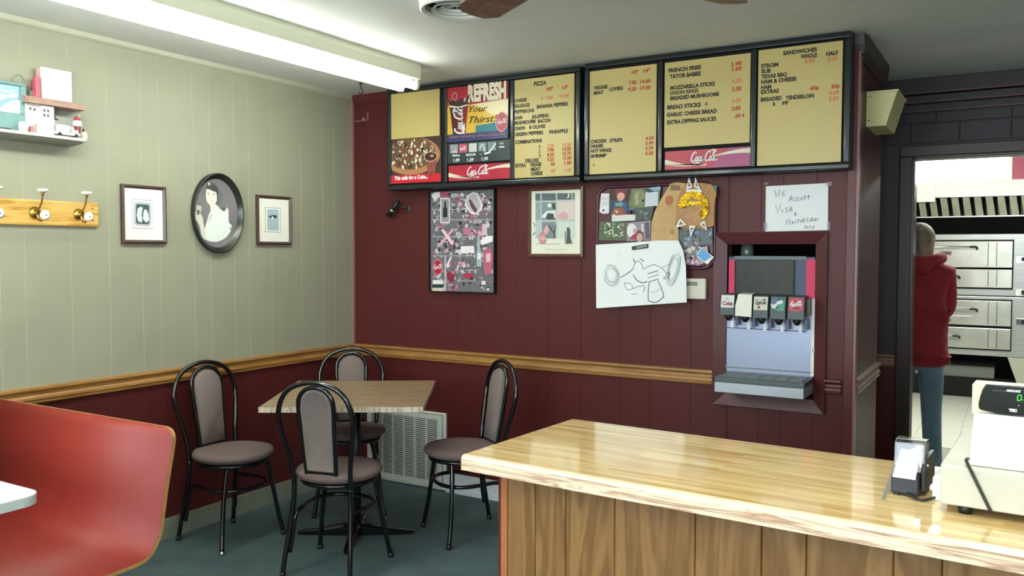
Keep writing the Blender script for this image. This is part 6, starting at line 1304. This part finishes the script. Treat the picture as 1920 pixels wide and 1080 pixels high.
# face
q = MB(); q.lathe([(.001, .018), (.009, .010), (.012, 0)], (0, .128, 1.525), n=10, axis='y'); q.build('nose', t, M_skin)
for s_ in (-1, 1):
    q = MB(); q.lathe([(.002, .006), (.009, .002), (.011, -.004)], (s_*.030, .116, 1.548), n=12, axis='y'); q.build('eye', t, C('#e8e4de', .2))
    q = MB(); q.lathe([(.004, 0), (.018, .004), (.016, .010)], (s_*.076, .03, 1.535), n=12, axis='x'); q.build('ear', t, M_skin)
q = MB(); q.box(-.022, .022, .112, .118, 1.488, 1.496); q.build('mouth', t, C('#9a5a50', .4), bevel=.003)
M_hood = mat('red_fleece', '#8e1f28', .85, vary=.16, vscale=9, bump=.4, bscale=14)
hood = [(0, 0, .92, .185, .14), (0, 0, 1.03, .180, .135), (0, -.01, 1.18, .178, .13), (0, -.01, 1.33, .140, .105), (0, -.0, 1.40, .085, .08),
        (-.160, 0, 1.315, .072), (-.172, .03, 1.09, .056), (-.14, .22, 1.04, .050), (-.13, .265, 1.03, .044), (.160, 0, 1.315, .072), (.172, .03, 1.09, .056), (.14, .22, 1.04, .050), (.13, .265, 1.03, .044), (0, 0, .80, .190, .15)]
skin('hooded_sweatshirt', hood, [(13, 0), (0, 1), (1, 2), (2, 3), (3, 4), (3, 5), (5, 6), (6, 7), (7, 8), (3, 9), (9, 10), (10, 11), (11, 12)], M_hood, t)
q = MB(); rows = [[(.172*sc*math.cos(a), .130*sc*math.sin(a), z) for a in [2*pi*k/28 for k in range(29)]] for sc, z in ((.90, .84), (.985, .80), (1.0, .77), (.985, .735), (.95, .728), (.90, .735))]; q.grid(rows); q.build('hem_band', t, M_hood)
q = [(-.10, .05, 1.385, .034), (-.085, -.05, 1.385, .040), (0, -.085, 1.375, .046), (.09, -.055, 1.40, .044), (.135, .02, 1.42, .040), (.10, .08, 1.40, .03), (0, -.115, 1.30, .055, .04)]
skin('hood', q, [(0, 1), (1, 2), (2, 3), (3, 4), (4, 5), (2, 6)], M_hood, t)
M_jean = mat('blue_jeans', '#6a8796', .85, vary=.2, vscale=7, bump=.3, bscale=300)
skin('jeans', [(0, 0, .80, .105, .08), (-.075, 0, .77, .088), (-.088, .005, .60, .078), (-.090, .01, .45, .066), (-.098, -.015, .25, .060), (-.102, -.02, .05, .066), (.075, 0, .77, .088), (.088, .005, .60, .078), (.090, .01, .45, .066), (.098, -.015, .25, .060), (.102, -.02, .05, .066)],
     [(0, 1), (1, 2), (2, 3), (3, 4), (4, 5), (0, 6), (6, 7), (7, 8), (8, 9), (9, 10)], M_jean, t)
for s_ in (-1, 1): skin('shoe', [(s_*.108, -.06, .045, .042), (s_*.108, .04, .042, .046), (s_*.112, .14, .036, .034)], [(0, 1), (1, 2)], M_blackp, t)
M_hair = mat('ash_blond_hair', '#a08c72', .6, vary=.35, vscale=30, stretch=(1, 1, .15), hex2='#4c4238', bump=.4, bscale=60)
q = MB()
rows = []
for i in range(15):   # bob haircut: shell open at the face
    ph = pi*.5*(1-i/8) if i <= 8 else 0; row = []
    for j in range(25):
        a = math.radians(-215+250*j/24)
        if i <= 8: r_ = math.cos(ph); z = 1.545+.098*math.sin(ph)
        else: r_ = 1.0-.03*(i-8); z = 1.545-(i-8)*.024
        wv = 1+.02*math.sin(j*2.3+i*.4)
        row.append((r_*.093*wv*math.cos(a), .025+r_*.108*wv*math.sin(a), z))
    rows.append(row)
q.grid(rows); o = q.build('hair', t, M_hair, fix=True); md = o.modifiers.new('s', 'SOLIDIFY'); md.thickness = .012
